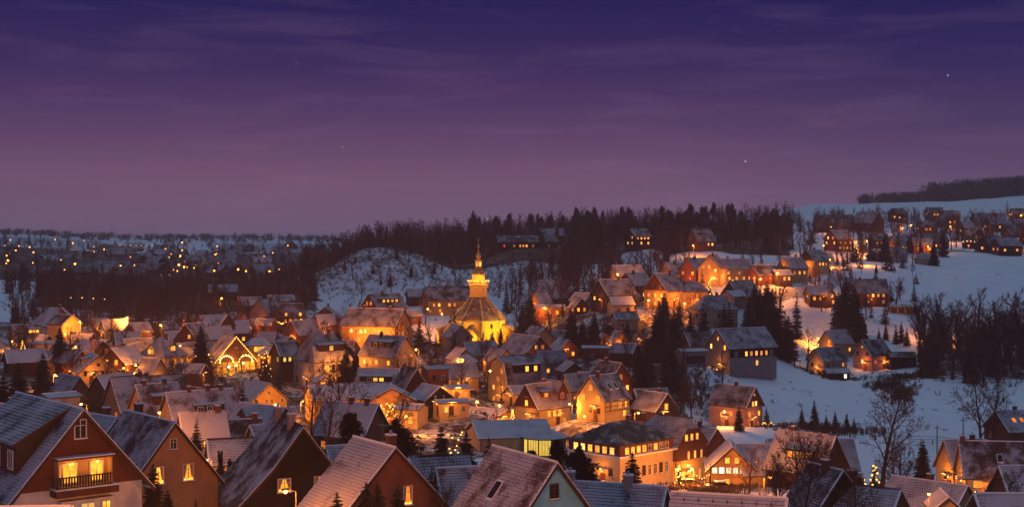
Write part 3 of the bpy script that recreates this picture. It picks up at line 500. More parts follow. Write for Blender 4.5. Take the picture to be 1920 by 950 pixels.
for i_ in range(900):      # sheds and garden huts wherever the village leaves a gap
    px_ = _r.uniform(60, 1290); D_ = _r.uniform(330, 500); w_, l_ = _r.uniform(3.5, 6.5), _r.uniform(5, 9); x_, y_ = (px_ - CX) / F * D_, D_
    if any((x_ - q[0]) ** 2 + (y_ - q[1]) ** 2 < (q[3] + .5 * l_ - 1.0) ** 2 for q in PTS) or abs(px_ - 880) < 115 and D_ > 405 or 1165 < px_ < 1300 and D_ > 425 or 390 < px_ < 560 and D_ < 400 or 600 < px_ < 800 and D_ < 372: continue
    h_, r_ = _r.uniform(2.2, 4.2), _r.uniform(1.6, 3.4); z_ = float(base_h(np.array([x_]), np.array([y_]))[0])
    near_ = [(q[2], math.hypot(x_ - q[0], y_ - q[1])) for q in PTS]; z_ = sum(z / d ** 2 for z, d in near_ if d < 40) / sum(1 / d ** 2 for z, d in near_ if d < 40) if any(d < 40 for z, d in near_) else z_
    H('garden_shed', 'small snow roofed outbuilding squeezed between the village houses', px_, HY - (z_ + h_ + r_ + .2) * F / D_, D_, w_, l_, h_, r_, _r.choice((-70, -50, 40, 65, 20, -25)), _r.choice(('dark', 'brown', 'cream', 'tan', 'orange', 'rust', 'grey')),
      _r.choice(('snow_roof', 'snowy_roof', 'snowy_roof', 'tile_roof')), _r.choice(('', 'F1.4:.L R1.4:L.', 'F1.4:L R1.5:.LL', 'R1.4:D.', 'L1.4:.L F1.5:LL')), ch=[], cat='shed', grp='snow roofed outbuildings between the village houses')
    CAT[-1]['auto'] = True; settle(CAT[-1]); _k += 1
    if _k > 62: break
cz = (HY - CHURCH['py']) / F * CHURCH['D']; cxx = (CHURCH['px'] - CX) / F * CHURCH['D']
PTS.append((cxx, CHURCH['D'], cz, 16))
PA = np.array(PTS); PDZ = PA[:, 2] - base_h(PA[:, 0], PA[:, 1])
BIGD = [(round(float(d), 1), CAT[i]['label'][:50]) for i, d in enumerate(PDZ[:-1]) if abs(d) > 5]
def height(x, y):
    x = np.asarray(x, float); y = np.asarray(y, float); sh = x.shape; x = x.ravel(); y = y.ravel(); z = base_h(x, y)
    num = np.zeros_like(z); den = np.full_like(z, .12)
    for (qx, qy, qz, r), d in zip(PA, PDZ):
        g = np.exp(-(((x - qx) ** 2 + (y - qy) ** 2) / (r * 1.15) ** 2) ** 1.3); num += g * d; den += g
    return (z + num / np.maximum(den, 1e-9)).reshape(sh)
def ground(x, y): return float(height(np.array([x]), np.array([y]))[0])

USED = set()
def describe(noun, x, y, tails=('',)):
    """a label of its own for a small thing: where it stands beside the nearest house that has a name"""
    px = CX + F * x / y
    for c in sorted((c for c in CAT if not c.get('far') and not c.get('grp')), key=lambda c: (c['loc'][0] - x) ** 2 + (c['loc'][1] - y) ** 2)[:6]:
        cpx = CX + F * c['loc'][0] / c['loc'][1]; wpx = .55 * max(c['w'], c['l']) * F / c['D']
        where = 'left of' if px < cpx - wpx else 'right of' if px > cpx + wpx else 'behind' if y > c['loc'][1] else 'in front of'
        for t in tails:
            lab = f"{t + ' ' if t else ''}{noun} {where} the {c['label']}"
            if lab not in USED and len(lab.split()) <= 16: USED.add(lab); return lab
    return None
# ------------------------------------------------------------------ windows (shared meshes) and house builder
RND = random.Random(11)
WM = {}
PANE = {'L': 'lit', 'O': 'lit_orange', 'B': 'lit_bright', 'W': 'lit_white', 'Y': 'lit_yellow', 'R': 'lit_red', 'D': 'glass_dark'}
def win_meshes(w, h, ch, near, frame='frame_white'):
    """window in the xz plane, facing -y, centred on its origin"""
    key = (round(w, 2), round(h, 2), ch, near, frame)
    if key in WM: return WM[key]
    fr = MB(); t = .09 if near else .11
    fr.box((0, -.03, h / 2 - t / 2), (w, .07, t), frame); fr.box((0, -.03, -h / 2 + t / 2), (w, .07, t), frame)
    for s in (-1, 1): fr.box((s * (w / 2 - t / 2), -.03, 0), (t, .07, h - 2 * t), frame)
    if h > .7:
        fr.box((0, -.025, 0), (.07, .05, h - 2 * t), frame)
        if near: fr.box((0, -.025, h * .18), (w - 2 * t, .05, .06), frame)
    pa = MB(); pa.box((0, -.004, 0), (w - 2 * t, .03, h - 2 * t), PANE[ch])
    sl = MB(); sl.box((0, -.09, -h / 2 - .04), (w + .16, .18, .06), 'frame_brown'); sl.box((0, -.10, -h / 2 + .03), (w + .1, .15, .08), 'snow')
    if near: WM[key] = (pa.mesh('window'), fr.mesh('frame'), sl.mesh('sill'))
    else:
        b = MB(); b.v = list(fr.v); b.f = list(fr.f); b.m = list(fr.m); b.mats = list(fr.mats); b.uv = list(fr.uv)
        b.box((0, -.004, 0), (w - 2 * t, .03, h - 2 * t), PANE[ch]); WM[key] = (b.mesh('window'),)
    return WM[key]
def add_window(parent, loc, rz, w, h, ch, near, sub=False):
    ms = win_meshes(w, h, ch, near and not sub, 'frame_brown' if ch == 'D' and RND.random() < .4 else 'frame_white')
    o = put('window', ms[0], parent, loc, rz)
    if len(ms) > 1: put('frame', ms[1], o); put('sill', ms[2], o)
    return o
def profile(c, ov):
    """half section of the roof from ridge to eave: (distance from ridge, height)"""
    w2, h, r = c['w'] / 2, c['h'] + (c.get('attic') or 0), c['rise']
    if c.get('kick'):
        kx, kd = c['kick']; pr = [(0, h + r), (kx, h + r - kd), (w2, h)]
    else: pr = [(0, h + r), (w2, h)]
    (x0, z0), (x1, z1) = pr[-2], pr[-1]; k = (z1 - z0) / (x1 - x0)
    return pr, pr[:-1] + [(w2 + ov, z1 + k * ov)]
def roof_z(pr, x):
    x = abs(x)
    for (a, za), (b, zb) in zip(pr, pr[1:]):
        if x <= b: return za + (zb - za) * (x - a) / (b - a)
    return pr[-1][1]
def roof_uv(pts):
    """u along the eave, v down the slope, in metres"""
    pts = [Vector(p) for p in pts]; n = (pts[1] - pts[0]).cross(pts[2] - pts[0])
    if n.z < 0: n = -n
    u = Vector((-n.y, n.x, 0)); u = u.normalized() if u.length > 1e-5 else Vector((1, 0, 0)); v = n.normalized().cross(u)
    return [(p.dot(u), p.dot(v)) for p in pts]
def walls(mb, w, l, h, pr, mat, z0=-1.6, gable=True, hh=0):
    w2, l2 = w / 2, l / 2
    for s in (-1, 1):
        side = [(s * w2, -l2, z0), (s * w2, l2, z0), (s * w2, l2, h), (s * w2, -l2, h)]
        mb.poly(side if s > 0 else side[::-1], mat)
        top = [(w2, h)]
        if gable:
            rt = [(x, z) for x, z in pr[::-1] if z > h + .01]
            if hh:
                zc = pr[0][1] - hh; xc = next(x for x in np.linspace(0, w2, 200) if roof_z(pr, x) <= zc); rt = [(xc, zc - .02)]
            top += [(x, z) for x, z in rt if x > 1e-6] + ([(0, pr[0][1])] if not hh else [])
            top += [(-x, z) for x, z in rt[::-1] if x > 1e-6]
        top += [(-w2, h)]
        g = [(-w2, s * l2, z0), (w2, s * l2, z0)] + [(x, s * l2, z) for x, z in top]
        mb.poly(g if s < 0 else g[::-1], mat)
def tiles(parent, quads, mat, seed, tw=.24, th=.29):
    """courses of separate overlapping tiles on the slopes of a near roof"""
    rr = random.Random(seed); mb = MB()
    for q in quads:
        A, B, C_, D_ = [Vector(p) for p in q]          # A-B along the upper edge, D-C along the lower edge
        n = (B - A).cross(D_ - A).normalized()
        if n.z < 0: n = -n
        rows = max(1, int((D_ - A).length / th)); cols = max(1, int(max((B - A).length, (C_ - D_).length) / tw))
        for r in range(rows):
            a0, a1 = r / rows, (r + 1.14) / rows
            for k in range(cols):
                off = .5 * (r % 2) - .25
                b0, b1 = (k + off + .03) / cols, (k + off + .97) / cols
                b0 = max(0, b0); b1 = min(1, b1)
                if b1 - b0 < .1 / cols: continue
                P = lambda a, b: A.lerp(B, b).lerp(D_.lerp(C_, b), min(a, 1.0))
                up = .012 + rr.uniform(0, .005); lo = .062 + rr.uniform(-.008, .009)
                p = [P(a0, b0) + n * up, P(a0, b1) + n * up, P(a1, b1) + n * lo, P(a1, b0) + n * lo]
                if (p[1] - p[0]).cross(p[3] - p[0]).dot(n) < 0: pass
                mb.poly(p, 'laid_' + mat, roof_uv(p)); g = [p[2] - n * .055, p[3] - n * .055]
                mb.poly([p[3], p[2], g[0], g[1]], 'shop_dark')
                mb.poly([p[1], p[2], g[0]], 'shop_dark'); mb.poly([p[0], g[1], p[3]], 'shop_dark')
    o = mb.obj('roof_tiles', parent); o['kind'] = 'stuff'
    return o

def build_house(c):
    near = c['D'] < 320; w, l, th = c['w'], c['l'], c['th']; att = c.get('attic') or 0
    ov = c.get('ov', .45); far = c.get('far')
    cat = c.get('cat') or {'barn': 'barn', 'shed': 'shed', 'villa': 'villa', 'farmhouse': 'farmhouse'}.get(c['name'], 'house')
    if c.get('auto'):
        c['label'] = describe(f"{c['wall']} shed", c['loc'][0], c['loc'][1], ('', 'small', 'snowy roofed', 'low')) or c['label']
    root = thing(c['name'], c['label'], cat, c['loc'], th, far or c.get('grp'))
    pr, po = profile(c, ov); H_ = pr[0][1]; hE = c['h'] + att; w2, l2 = w / 2, l / 2
    hip, hh = c.get('hip'), c.get('halfhip', 0)
    mb = MB(); walls(mb, w, l, hE, pr, c['wall'], gable=not hip, hh=hh); mb.obj('wall', root)
    if c.get('clad') is not None or att:
        mb = MB(); z = c.get('clad') if c.get('clad') is not None else c['h']
        walls(mb, w + .14, l + .14, hE - .03, [(x * (w2 + .07) / w2, zz - .03) for x, zz in pr], c.get('cmat', 'brown'), z, not hip, hh)
        mb.poly([(-w2 - .07, -l2 - .07, z), (-w2 - .07, l2 + .07, z), (w2 + .07, l2 + .07, z), (w2 + .07, -l2 - .07, z)], c.get('cmat', 'brown'))
        mb.obj('timber_cladding', root)
        if att:
            mb = MB()
            for s in (-1, 1): mb.box((s * (w2 + .35), 0, z - .02), (.62, l + 1.3, .3), 'snow'); mb.box((0, s * (l2 + .35), z - .02), (w + .06, .62, .3), 'snow')
            mb.obj('ledge', root)
    if c.get('band'):
        mb = MB(); a, b = c['band']; mb.box((w2 + .05, 0, (a + b) / 2), (.14, l + .1, b - a), 'black'); mb.obj('timber_band', root)
    # roof
    rm = c['roof']; lo = l2 + ov; mb = MB(); t = .2; quads = []
    up = lambda x, z: z + t
    if hip:
        we = po[-1][0]; ze = po[-1][1]; k = (H_ - hE) / hip; le = l2 + ov; zc = ze
        rl = max(0.05, l2 - hip)
        for s in (-1, 1):
            q = [(0, -rl, H_ + t), (0, rl, H_ + t), (s * we, le, zc + t), (s * we, -le, zc + t)]; mb.slab(q if s < 0 else q[::-1], t, rm, 'frame_brown', roof_uv(q if s < 0 else q[::-1])); quads.append(q)
            q = [(0, s * rl, H_ + t), (-we, s * le, zc + t), (we, s * le, zc + t)]; mb.slab(q if s < 0 else q[::-1], t, rm, 'frame_brown', roof_uv(q if s < 0 else q[::-1]))
    else:
        for s in (-1, 1):
            for (xa, za), (xb, zb) in zip(po, po[1:]):
                if hh and xa == 0:
                    zc = H_ - hh; k = (zb - za) / (xb - xa); xc = (zc - za) / k
                    q = [(0, -lo + hh * .9, za + t), (0, lo - hh * .9, za + t), (s * xc, lo, zc + t), (s * xb, lo, zb + t), (s * xb, -lo, zb + t), (s * xc, -lo, zc + t)]
                else: q = [(s * xa, -lo, za + t), (s * xa, lo, za + t), (s * xb, lo, zb + t), (s * xb, -lo, zb + t)]
                if s > 0: q = q[::-1]
                mb.slab(q, t, rm, 'frame_brown', roof_uv(q))
                if len(q) == 4: quads.append([(s * xa, -lo, za + t), (s * xa, lo, za + t), (s * xb, lo, zb + t), (s * xb, -lo, zb + t)])
            if hh:
                zc = H_ - hh; k = (po[1][1] - H_) / po[1][0]; xc = -hh / k
                q = [(0, s * (lo - hh * .9), H_ + t), (-xc, s * (lo + .02), zc + t), (xc, s * (lo + .02), zc + t)]; q = q if s < 0 else q[::-1]; mb.slab(q, t, rm, 'frame_brown', roof_uv(q))
    roof = mb.obj('roof', root)
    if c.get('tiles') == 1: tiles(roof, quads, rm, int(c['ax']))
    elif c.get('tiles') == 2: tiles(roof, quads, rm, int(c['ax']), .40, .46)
    # snow lying along the ridge and on the verges, boards below the verges
    if c['D'] < 560 and not hip:
        mb = MB(); mb.tube((0, -lo, H_ + t + .02), (0, lo, H_ + t + .02), .11, .11, 5, 'snow' if RND.random() < .7 else rm); mb.obj('ridge_cap', roof)
    if not hip and not hh and c['D'] < 470 and c['rise'] > 1.2:
        for s in (-1, 1):
            mb = MB()
            for (xa, za), (xb, zb) in zip(po, po[1:]):
                q = [(s * xa, -lo - .05, za + t - .02), (s * xb, -lo - .05, zb + t - .02), (s * xb, -lo - .05, zb - .18), (s * xa, -lo - .05, za - .18)]
                mb.poly(q, 'timber'); mb.poly([(x, -lo + .02, z) for x, y, z in q][::-1], 'timber'); mb.poly([q[3], q[2], (q[2][0], -lo + .02, q[2][2]), (q[3][0], -lo + .02, q[3][2])], 'timber')
                g = [(s * xa, -lo - .08, za + t + .05), (s * xb, -lo - .08, zb + t + .05), (s * xb, -lo + .16, zb + t + .05), (s * xa, -lo + .16, za + t + .05)]
                mb.slab(g if s < 0 else g[::-1], .07, 'snow')
            mb.obj('barge_board', root)
    # a lip of snow along the eaves
    if near and not hip and c['rise'] > 1.2:
        for s in (-1, 1):
            mb = MB(); n = max(5, int(l / 1.1)); xe, ze = po[-1]; ys = [-lo + 2 * lo * k / n for k in range(n + 1)]; pts = [Vector((s * (xe - .10 + RND.uniform(-.04, .03)), y, ze + t + .02)) for y in ys]; rs = [RND.uniform(.05, .13) for _ in ys]
            for k in range(n): mb.tube(pts[k], pts[k + 1], rs[k], rs[k + 1], 5, 'snow')
            mb.obj('eave_snow', roof)
    # gutters on the near houses
    if near and not hip and c['rise'] > 1:
        for s in (-1, 1):
            mb = MB(); mb.tube((s * (po[-1][0] + .06), -lo, po[-1][1] + .06), (s * (po[-1][0] + .06), lo, po[-1][1] + .06), .07, .07, 5, 'metal')
            mb.tube((s * (w2 + .08), -l2 + .1, po[-1][1]), (s * (w2 + .08), -l2 + .1, -1), .05, .05, 5, 'metal'); mb.obj('gutter', root)
    # chimneys
    ch = c.get('ch')
    if ch is None: ch = [(RND.choice((-.4, .4)), RND.uniform(-.28, .3) * l)]
    for (x, y) in ch:
        zt = H_ + .95; zb = roof_z(po, x) - .3; m = c.get('cmatch', 'chimney_brick'); mb = MB()
        mb.box((x, y, (zb + zt) / 2), (.62, .75, zt - zb), m, 0, False); mb.box((x, y, zt - .05), (.76, .9, .13), m); mb.box((x, y, zt + .07), (.66, .8, .12), 'snow')
        mb.tube((x, y, zt + .1), (x, y, zt + .42), .12, .11, 6, 'chimney_pale', True)
        mb.obj('chimney', roof)
    # windows
    for tok in c['win'].split():
        f, rest = tok[0], tok[1:]; zs, bays = rest.split(':'); z = float(zs); ww, wh = (.95, 1.3)
        if far: ww, wh = 1.3, 1.3
        if '@' in bays: bays, sz = bays.split('@'); ww, wh = [float(v) for v in sz.split('x')]
        span = w if f in 'FB' else l; av = span * .86
        if f in 'FB' and z > hE and not hip:
            xx = next((x for x in np.linspace(0, w2, 100) if roof_z(pr, x) < z + wh / 2 + .2), w2); av = min(av, 2 * xx)
        cl = c.get('clad'); off = .075 if (cl is not None and z > cl) else (.125 if c.get('band') and f == 'R' and c['band'][0] < z < c['band'][1] else .005)
        if att and z > c['h']: off = .075
        n = len(bays)
        for i, chh in enumerate(bays):
            if chh == '.': continue
            if chh == 'L' and not near: chh = RND.choice('LLLLLOOB')
            p = (i + .5) / n * av - av / 2
            if n > 1: p *= min(1.0, (av - ww) / av * n / (n - 1)) if av > ww else 0
            loc, rz = {'F': ((p, -l2 - off, z), 0), 'B': ((p, l2 + off, z), math.pi), 'L': ((-w2 - off, -p, z), -math.pi / 2), 'R': ((w2 + off, p, z), math.pi / 2)}[f]
            if chh == 'W' and c.get('dimwhite'):
                o = add_window(root, loc, rz, ww, wh, 'D', near); o.name = 'window'
                continue
            o = add_window(root, loc, rz, ww, wh, chh, near)
            if (c.get('curtains') or c['D'] < 126) and chh in 'LO':
                for s in (-1, 1):
                    mb = MB(); mb.poly([(s * (ww / 2 - .1), -.03, wh / 2 - .1), (s * .12, -.03, wh / 2 - .1), (s * (ww / 2 - .22), -.03, -wh / 2 + .35), (s * (ww / 2 - .1), -.03, -wh / 2 + .35)], 'tan'); mb.obj('curtain', o)
                mb = MB(); st = (ww - .3) / 8
                for k in range(9): mb.ball((-4 * st + st * k, -.06, -wh / 2 + .16 + .05 * (k % 2)), .035, 'bulb_small', 5, 3)
                mb.obj('candle_row', o)
    # shed dormers: side, place along ridge, width, distance of the face from the ridge, face height, bays, material
    for (sd, yc, dw, xf, dh, bays, dm, *kk) in c.get('dorm', []):
        s = -1 if sd == 'L' else 1; zb = roof_z(po, xf) + t - .1; zt = zb + dh; k = kk[0] if kk else .20
        xi = next((x for x in np.linspace(xf, 0, 200) if roof_z(po, x) + t >= zt + k * (xf - x)), 0.0); zi = zt + k * (xf - xi)
        a, b = yc - dw / 2, yc + dw / 2; mb = MB()
        fc = [(s * xf, a, zb - .3), (s * xf, b, zb - .3), (s * xf, b, zt), (s * xf, a, zt)]; mb.poly(fc if s > 0 else fc[::-1], dm)
        cm = 'shop_dark' if c['D'] < 120 else dm
        for y in (a, b):
            q = [(s * xf, y, zb - .3), (s * xf, y, zt), (s * xi, y, zi - .02), (s * xi, y, roof_z(po, xi) - .1)]; mb.poly(q, cm, roof_uv([(p[0], 0, p[2]) if 0 else (p[0], p[2], p[1] * .001) for p in q]))
        d = mb.obj('dormer', root)
        mb = MB(); xo = xf + .35; q = [(s * xi, a - .25, zi + .12), (s * xi, b + .25, zi + .12), (s * xo, b + .25, zt - k * .35 + .12), (s * xo, a - .25, zt - k * .35 + .12)]
        q = q if s < 0 else q[::-1]; mb.slab(q, .14, 'snow_roof' if c['D'] > 120 else rm, 'frame_brown', roof_uv(q)); mb.obj('dormer_roof', d)
        for i, chh in enumerate(bays):
            if chh == '.': continue
            p = yc + (i + .5) / len(bays) * dw * .94 - dw * .47; p = p if s > 0 else 2 * yc - p
            add_window(d, (s * (xf + .01), p, (zb + zt) / 2 - .05), s * math.pi / 2, min(1.15, dw / len(bays) * .8), min(1.5, dh * .68), chh, near, True)
    # small gabled dormers: side, place, width, bays, lift
    for (sd, yc, dw, bays, lift) in c.get('gdorm', []):
        g2 = dw / 2; gh = dw * .55 + (.6 if lift else 0); fh = 1.7 + .3 * lift
        if sd == 'F': base_x, ang = l2 * .96, -math.pi / 2
        else: base_x, ang = w2 * .82, (0 if sd == 'R' else math.pi)
        ca, sa = math.cos(ang), math.sin(ang); zb = (roof_z(po, base_x) if sd != 'F' else hE + .2) + t - .2
        def W(u, v, z): return ((u * ca - v * sa) + (0 if sd == 'F' else 0), u * sa + v * ca + (yc if sd != 'F' else 0), z)
        inner = max(.2, base_x - (fh + gh) / ((H_ - hE) / (hip if (hip and sd == 'F') else w2)) - .6)
        mb = MB(); zt = zb + fh; v0 = 0 if sd != 'F' else yc
        f_ = [W(base_x, v0 - g2, zb - .5), W(base_x, v0 + g2, zb - .5), W(base_x, v0 + g2, zt), W(base_x, v0, zt + gh), W(base_x, v0 - g2, zt)]; mb.poly(f_, c['wall'] if not lift else c.get('cmat', 'brown'))
        for q_ in (-g2, g2): mb.poly([W(base_x, v0 + q_, zb - .5), W(base_x, v0 + q_, zt), W(inner, v0 + q_, zt), W(inner, v0 + q_, zb - .5)], c['wall'])
        d = mb.obj('dormer', root); mb = MB()
        for q_ in (-1, 1):
            p = [W(base_x + .35, v0, zt + gh + .12), W(inner - .3, v0, zt + gh + .12), W(inner - .3, v0 + q_ * (g2 + .3), zt - .3 * gh / g2 + .12), W(base_x + .35, v0 + q_ * (g2 + .3), zt - .3 * gh / g2 + .12)]
            if (Vector(p[1]) - Vector(p[0])).cross(Vector(p[2]) - Vector(p[0])).z < 0: p = p[::-1]
            mb.slab(p, .13, rm, 'frame_brown', roof_uv(p))
        mb.obj('dormer_roof', d)
        for i, chh in enumerate(bays):
            p = (i + .5) / len(bays) * dw * .85 - dw * .425
            add_window(d, W(base_x + .01, v0 + p, zt - .75), ang + math.pi / 2, min(1.0, dw / len(bays) * .75), 1.3, chh, near, True)
    # roof windows
    for i in range(c.get('skylight', 0)):
        x = w2 * .52; s = -1 if c['rel'] > 0 else 1; k = (roof_z(po, x + .5) - roof_z(po, x - .5)); n_ = c['skylight']
        y = (i - (n_ - 1) / 2) * 1.9 + (.6 if n_ < 3 else 0); mb = MB(); zc_ = roof_z(po, x) + t + .13
        q = [(s * (x - .45), y - .4, zc_ - .45 * k), (s * (x - .45), y + .4, zc_ - .45 * k), (s * (x + .45), y + .4, zc_ + .45 * k), (s * (x + .45), y - .4, zc_ + .45 * k)]; q = q if s < 0 else q[::-1]
        mb.slab(q, .16, 'lit_orange' if n_ == 3 and i < 2 else 'glass_dark', 'frame_white'); g = mb.obj('roof_window', root)
        mb = MB(); cen = sum((Vector(p) for p in q), Vector()) / 4; q2 = [cen + (Vector(p) - cen) * 1.25 - Vector((0, 0, .03)) for p in q]; mb.slab(q2, .12, 'snow'); mb.obj('roof_window_frame', g)
    if c.get('timber'):                     # half timbering: posts, rails and braces proud of the wall
        mb = MB(); z1 = c.get('clad') or hE; z0 = z1 * .42
        fs = ('F', 'L') if c['rel'] > 0 else ('R',)
        for f in fs:
            sp = w if f == 'F' else l; n = max(4, int(sp / 1.5))
            def B_(p, z, a, h2):
                if f == 'F': mb.box((p, -l2 - .03, z), (a, .08, h2), 'timber')
                elif f == 'L': mb.box((-w2 - .03, p, z), (.08, a, h2), 'timber')
                else: mb.box((w2 + .03, p, z), (.08, a, h2), 'timber')
            for i in range(n + 1): B_(-sp / 2 + .1 + (sp - .2) * i / n, (z0 + z1) / 2, .17, z1 - z0 - .2)
            for z in (z0, (z0 + z1) / 2 - .3, z1 - .1): B_(0, z, sp - .05, .155)
        mb.obj('timber_frame', root)
    for i in range(c.get('doors', 0)):
        mb = MB(); n = c['doors']; p = (i + .5) / n * l * .92 - l * .46; mb.box((w2 + .03, p, 1.05), (.09, l / n * .78, 2.1), 'shop_dark'); mb.obj('garage_door', root)
    if c.get('antenna'):
        mb = MB(); mb.tube((0, -1.6, H_), (0, -1.6, H_ + 2.0), .03, .03, 4, 'metal')
        for k in range(5): mb.tube((-.5 + .06 * k, -1.6 - .5 + .25 * k, H_ + 1.75), (.5 - .06 * k, -1.6 - .5 + .25 * k, H_ + 1.75), .015, .015, 3, 'metal')
        mb.tube((0, -2.2, H_ + 1.75), (0, -1.0, H_ + 1.75), .018, .018, 3, 'metal'); mb.obj('antenna', roof)
    if c.get('guards'):                     # snow guard brackets
        for s in (-1, 1):
            for k in range(7):
                mb = MB(); y = -l2 + .6 + k * (l - 1.2) / 6; mb.box((s * .55, y, roof_z(po, .55) + t + .14), (.22, .06, .2), 'metal'); mb.obj('snow_guard', roof)
    # generic lamps added at doors of lit village houses to make facade glow
    if 225 < c['D'] < 640 and not far and any(k in c['win'] for k in 'LOBY') and c['w'] > 4 and c['wall'] not in ('black',) and RND.random() < .8:
        s = 1 if c['rel'] < 0 else -1
        for f in ('F', 'S'):
            if f == 'S' and RND.random() < .35: continue
            x, y, rz = (s * w2 * .35, -l2 - .1, 0) if f == 'F' else (s * (w2 + .1), RND.uniform(-.2, .2) * l, s * math.pi / 2)
            if c['D'] < 480:        # door, step and a small snow topped canopy under the lamp
                mb = MB(); mb.box((x, y - .02, 1.02) if f == 'F' else (x + s * .02, y, 1.02), (1.0, .12, 2.05) if f == 'F' else (.12, 1.0, 2.05), RND.choice(('frame_brown', 'timber', 'redbrown'))); dr = mb.obj('door', root)
                mb = MB(); cx_, cy_ = (x, y - .45) if f == 'F' else (x + s * .45, y); dd = (1.7, .95) if f == 'F' else (.95, 1.7)
                mb.box((cx_, cy_, 2.86), (dd[0], dd[1], .09), 'timber'); mb.box((cx_, cy_, 2.95), (dd[0] + .05, dd[1] + .05, .1), 'snow'); mb.box((cx_, cy_, -.1), (dd[0] * .8, dd[1], .3), 'stone'); mb.obj('canopy', dr)
            mb = MB(); mb.box((0, -.05, 0), (.16, .1, .3), 'metal'); mb.ball((0, -.2, 0), .13, 'bulb_small', 6, 4); o = mb.obj('added_wall_lamp', root, (x, y, 2.45), rz)
            d = bpy.data.lights.new('facade_glow_light', 'POINT'); d.energy = (760 if c['wall'] in ('orange', 'yellow') else 300) * RND.uniform(.5, 1.3); d.color = (1, .27, .025); d.shadow_soft_size = .15
            lo_ = bpy.data.objects.new('facade_glow_light', d); COL.objects.link(lo_); lo_.parent = o; lo_.location = (0, -1.5, .4)
    c['root'] = root; c['po'] = po; c['pr'] = pr
    return root
# ------------------------------------------------------------------ ground
def ground_material():
    m, nt, N, L = nodes_of('ground')
    o = N('ShaderNodeOutputMaterial'); b = N('ShaderNodeBsdfPrincipled'); L(b.outputs[0], o.inputs[0])
    tc = N('ShaderNodeTexCoord'); at = N('ShaderNodeAttribute'); at.attribute_name = 'bare'
    def noise(s, d, r=.6, dist=0.):
        n = N('ShaderNodeTexNoise'); L(tc.outputs['Object'], n.inputs[0]); n.inputs['Scale'].default_value = s; n.inputs['Detail'].default_value = d; n.inputs['Roughness'].default_value = r; n.inputs['Distortion'].default_value = dist
        return n.outputs[0]
    n1, n2, n3 = noise(.09, 6, .7, .3), noise(.55, 6, .7), noise(3.2, 3)
    def mt(op, a, b_):
        n = N('ShaderNodeMath'); n.operation = op
        for i, v in enumerate((a, b_)):
            if isinstance(v, (int, float)): n.inputs[i].default_value = v
            else: L(v, n.inputs[i])
        return n.outputs[0]
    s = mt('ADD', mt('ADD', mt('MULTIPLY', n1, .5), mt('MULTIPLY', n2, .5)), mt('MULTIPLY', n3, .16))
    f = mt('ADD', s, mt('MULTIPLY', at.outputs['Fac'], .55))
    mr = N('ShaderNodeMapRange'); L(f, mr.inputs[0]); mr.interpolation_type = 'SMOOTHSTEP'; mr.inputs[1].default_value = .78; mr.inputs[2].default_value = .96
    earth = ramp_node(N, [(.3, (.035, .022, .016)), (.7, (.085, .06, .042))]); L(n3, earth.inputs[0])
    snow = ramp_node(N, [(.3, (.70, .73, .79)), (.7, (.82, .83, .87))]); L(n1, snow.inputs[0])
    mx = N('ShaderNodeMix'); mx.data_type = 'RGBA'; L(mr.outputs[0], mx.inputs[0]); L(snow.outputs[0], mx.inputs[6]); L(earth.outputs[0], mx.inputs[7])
    L(mx.outputs[2], b.inputs['Base Color']); b.inputs['Roughness'].default_value = .9; b.inputs['Specular IOR Level'].default_value = .15
    bp = N('ShaderNodeBump'); bp.inputs['Strength'].default_value = .55; bp.inputs['Distance'].default_value = .35; L(mt('ADD', n2, mt('MULTIPLY', n3, .35)), bp.inputs['Height']); L(bp.outputs[0], b.inputs['Normal'])
ground_material()
plain('road_snow', (.40, .38, .38), .8, .25, .6, .4)
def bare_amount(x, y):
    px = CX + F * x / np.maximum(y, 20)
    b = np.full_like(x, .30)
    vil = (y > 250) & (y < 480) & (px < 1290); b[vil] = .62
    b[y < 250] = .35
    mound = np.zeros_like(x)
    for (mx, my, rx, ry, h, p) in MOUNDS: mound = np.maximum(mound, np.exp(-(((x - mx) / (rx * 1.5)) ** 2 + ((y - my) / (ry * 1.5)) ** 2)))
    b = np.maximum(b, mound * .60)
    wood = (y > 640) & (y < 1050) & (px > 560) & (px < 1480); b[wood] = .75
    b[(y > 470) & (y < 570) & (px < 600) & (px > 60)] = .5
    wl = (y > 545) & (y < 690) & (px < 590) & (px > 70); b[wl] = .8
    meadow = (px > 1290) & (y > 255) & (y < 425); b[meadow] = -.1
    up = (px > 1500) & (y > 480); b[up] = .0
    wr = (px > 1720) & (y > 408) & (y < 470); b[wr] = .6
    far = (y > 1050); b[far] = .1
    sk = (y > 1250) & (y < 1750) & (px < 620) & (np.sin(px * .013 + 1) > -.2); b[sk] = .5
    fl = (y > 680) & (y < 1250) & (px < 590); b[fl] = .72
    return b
def build_ground():
    us = np.concatenate([np.linspace(-1.1, -.42, 22)[:-1], np.linspace(-.42, .42, 330), np.linspace(.42, 1.1, 22)[1:]])
    ys = np.concatenate([[-60, -25, 0], np.geomspace(20, 90, 14)[:-1], np.linspace(90, 700, 245)[:-1], np.geomspace(700, 2720, 80)])
    U, Y = np.meshgrid(us, ys); X = U * (np.abs(Y) + 60)
    Z = height(X, np.maximum(Y, 0)); n, m = U.shape
    v = np.stack([X, Y, Z], -1).reshape(-1, 3)
    i = np.arange(n * m).reshape(n, m); q = np.stack([i[:-1, :-1], i[:-1, 1:], i[1:, 1:], i[1:, :-1]], -1).reshape(-1, 4)
    me = bpy.data.meshes.new('ground'); me.from_pydata(v.tolist(), [], q.tolist()); me.materials.append(MAT['ground'])
    me.polygons.foreach_set('use_smooth', [True] * len(q))
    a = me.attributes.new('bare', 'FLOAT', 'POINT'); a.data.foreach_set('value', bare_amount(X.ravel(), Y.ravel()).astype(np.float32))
    o = put('ground', me); o['kind'] = 'structure'
    return float(Z.min())
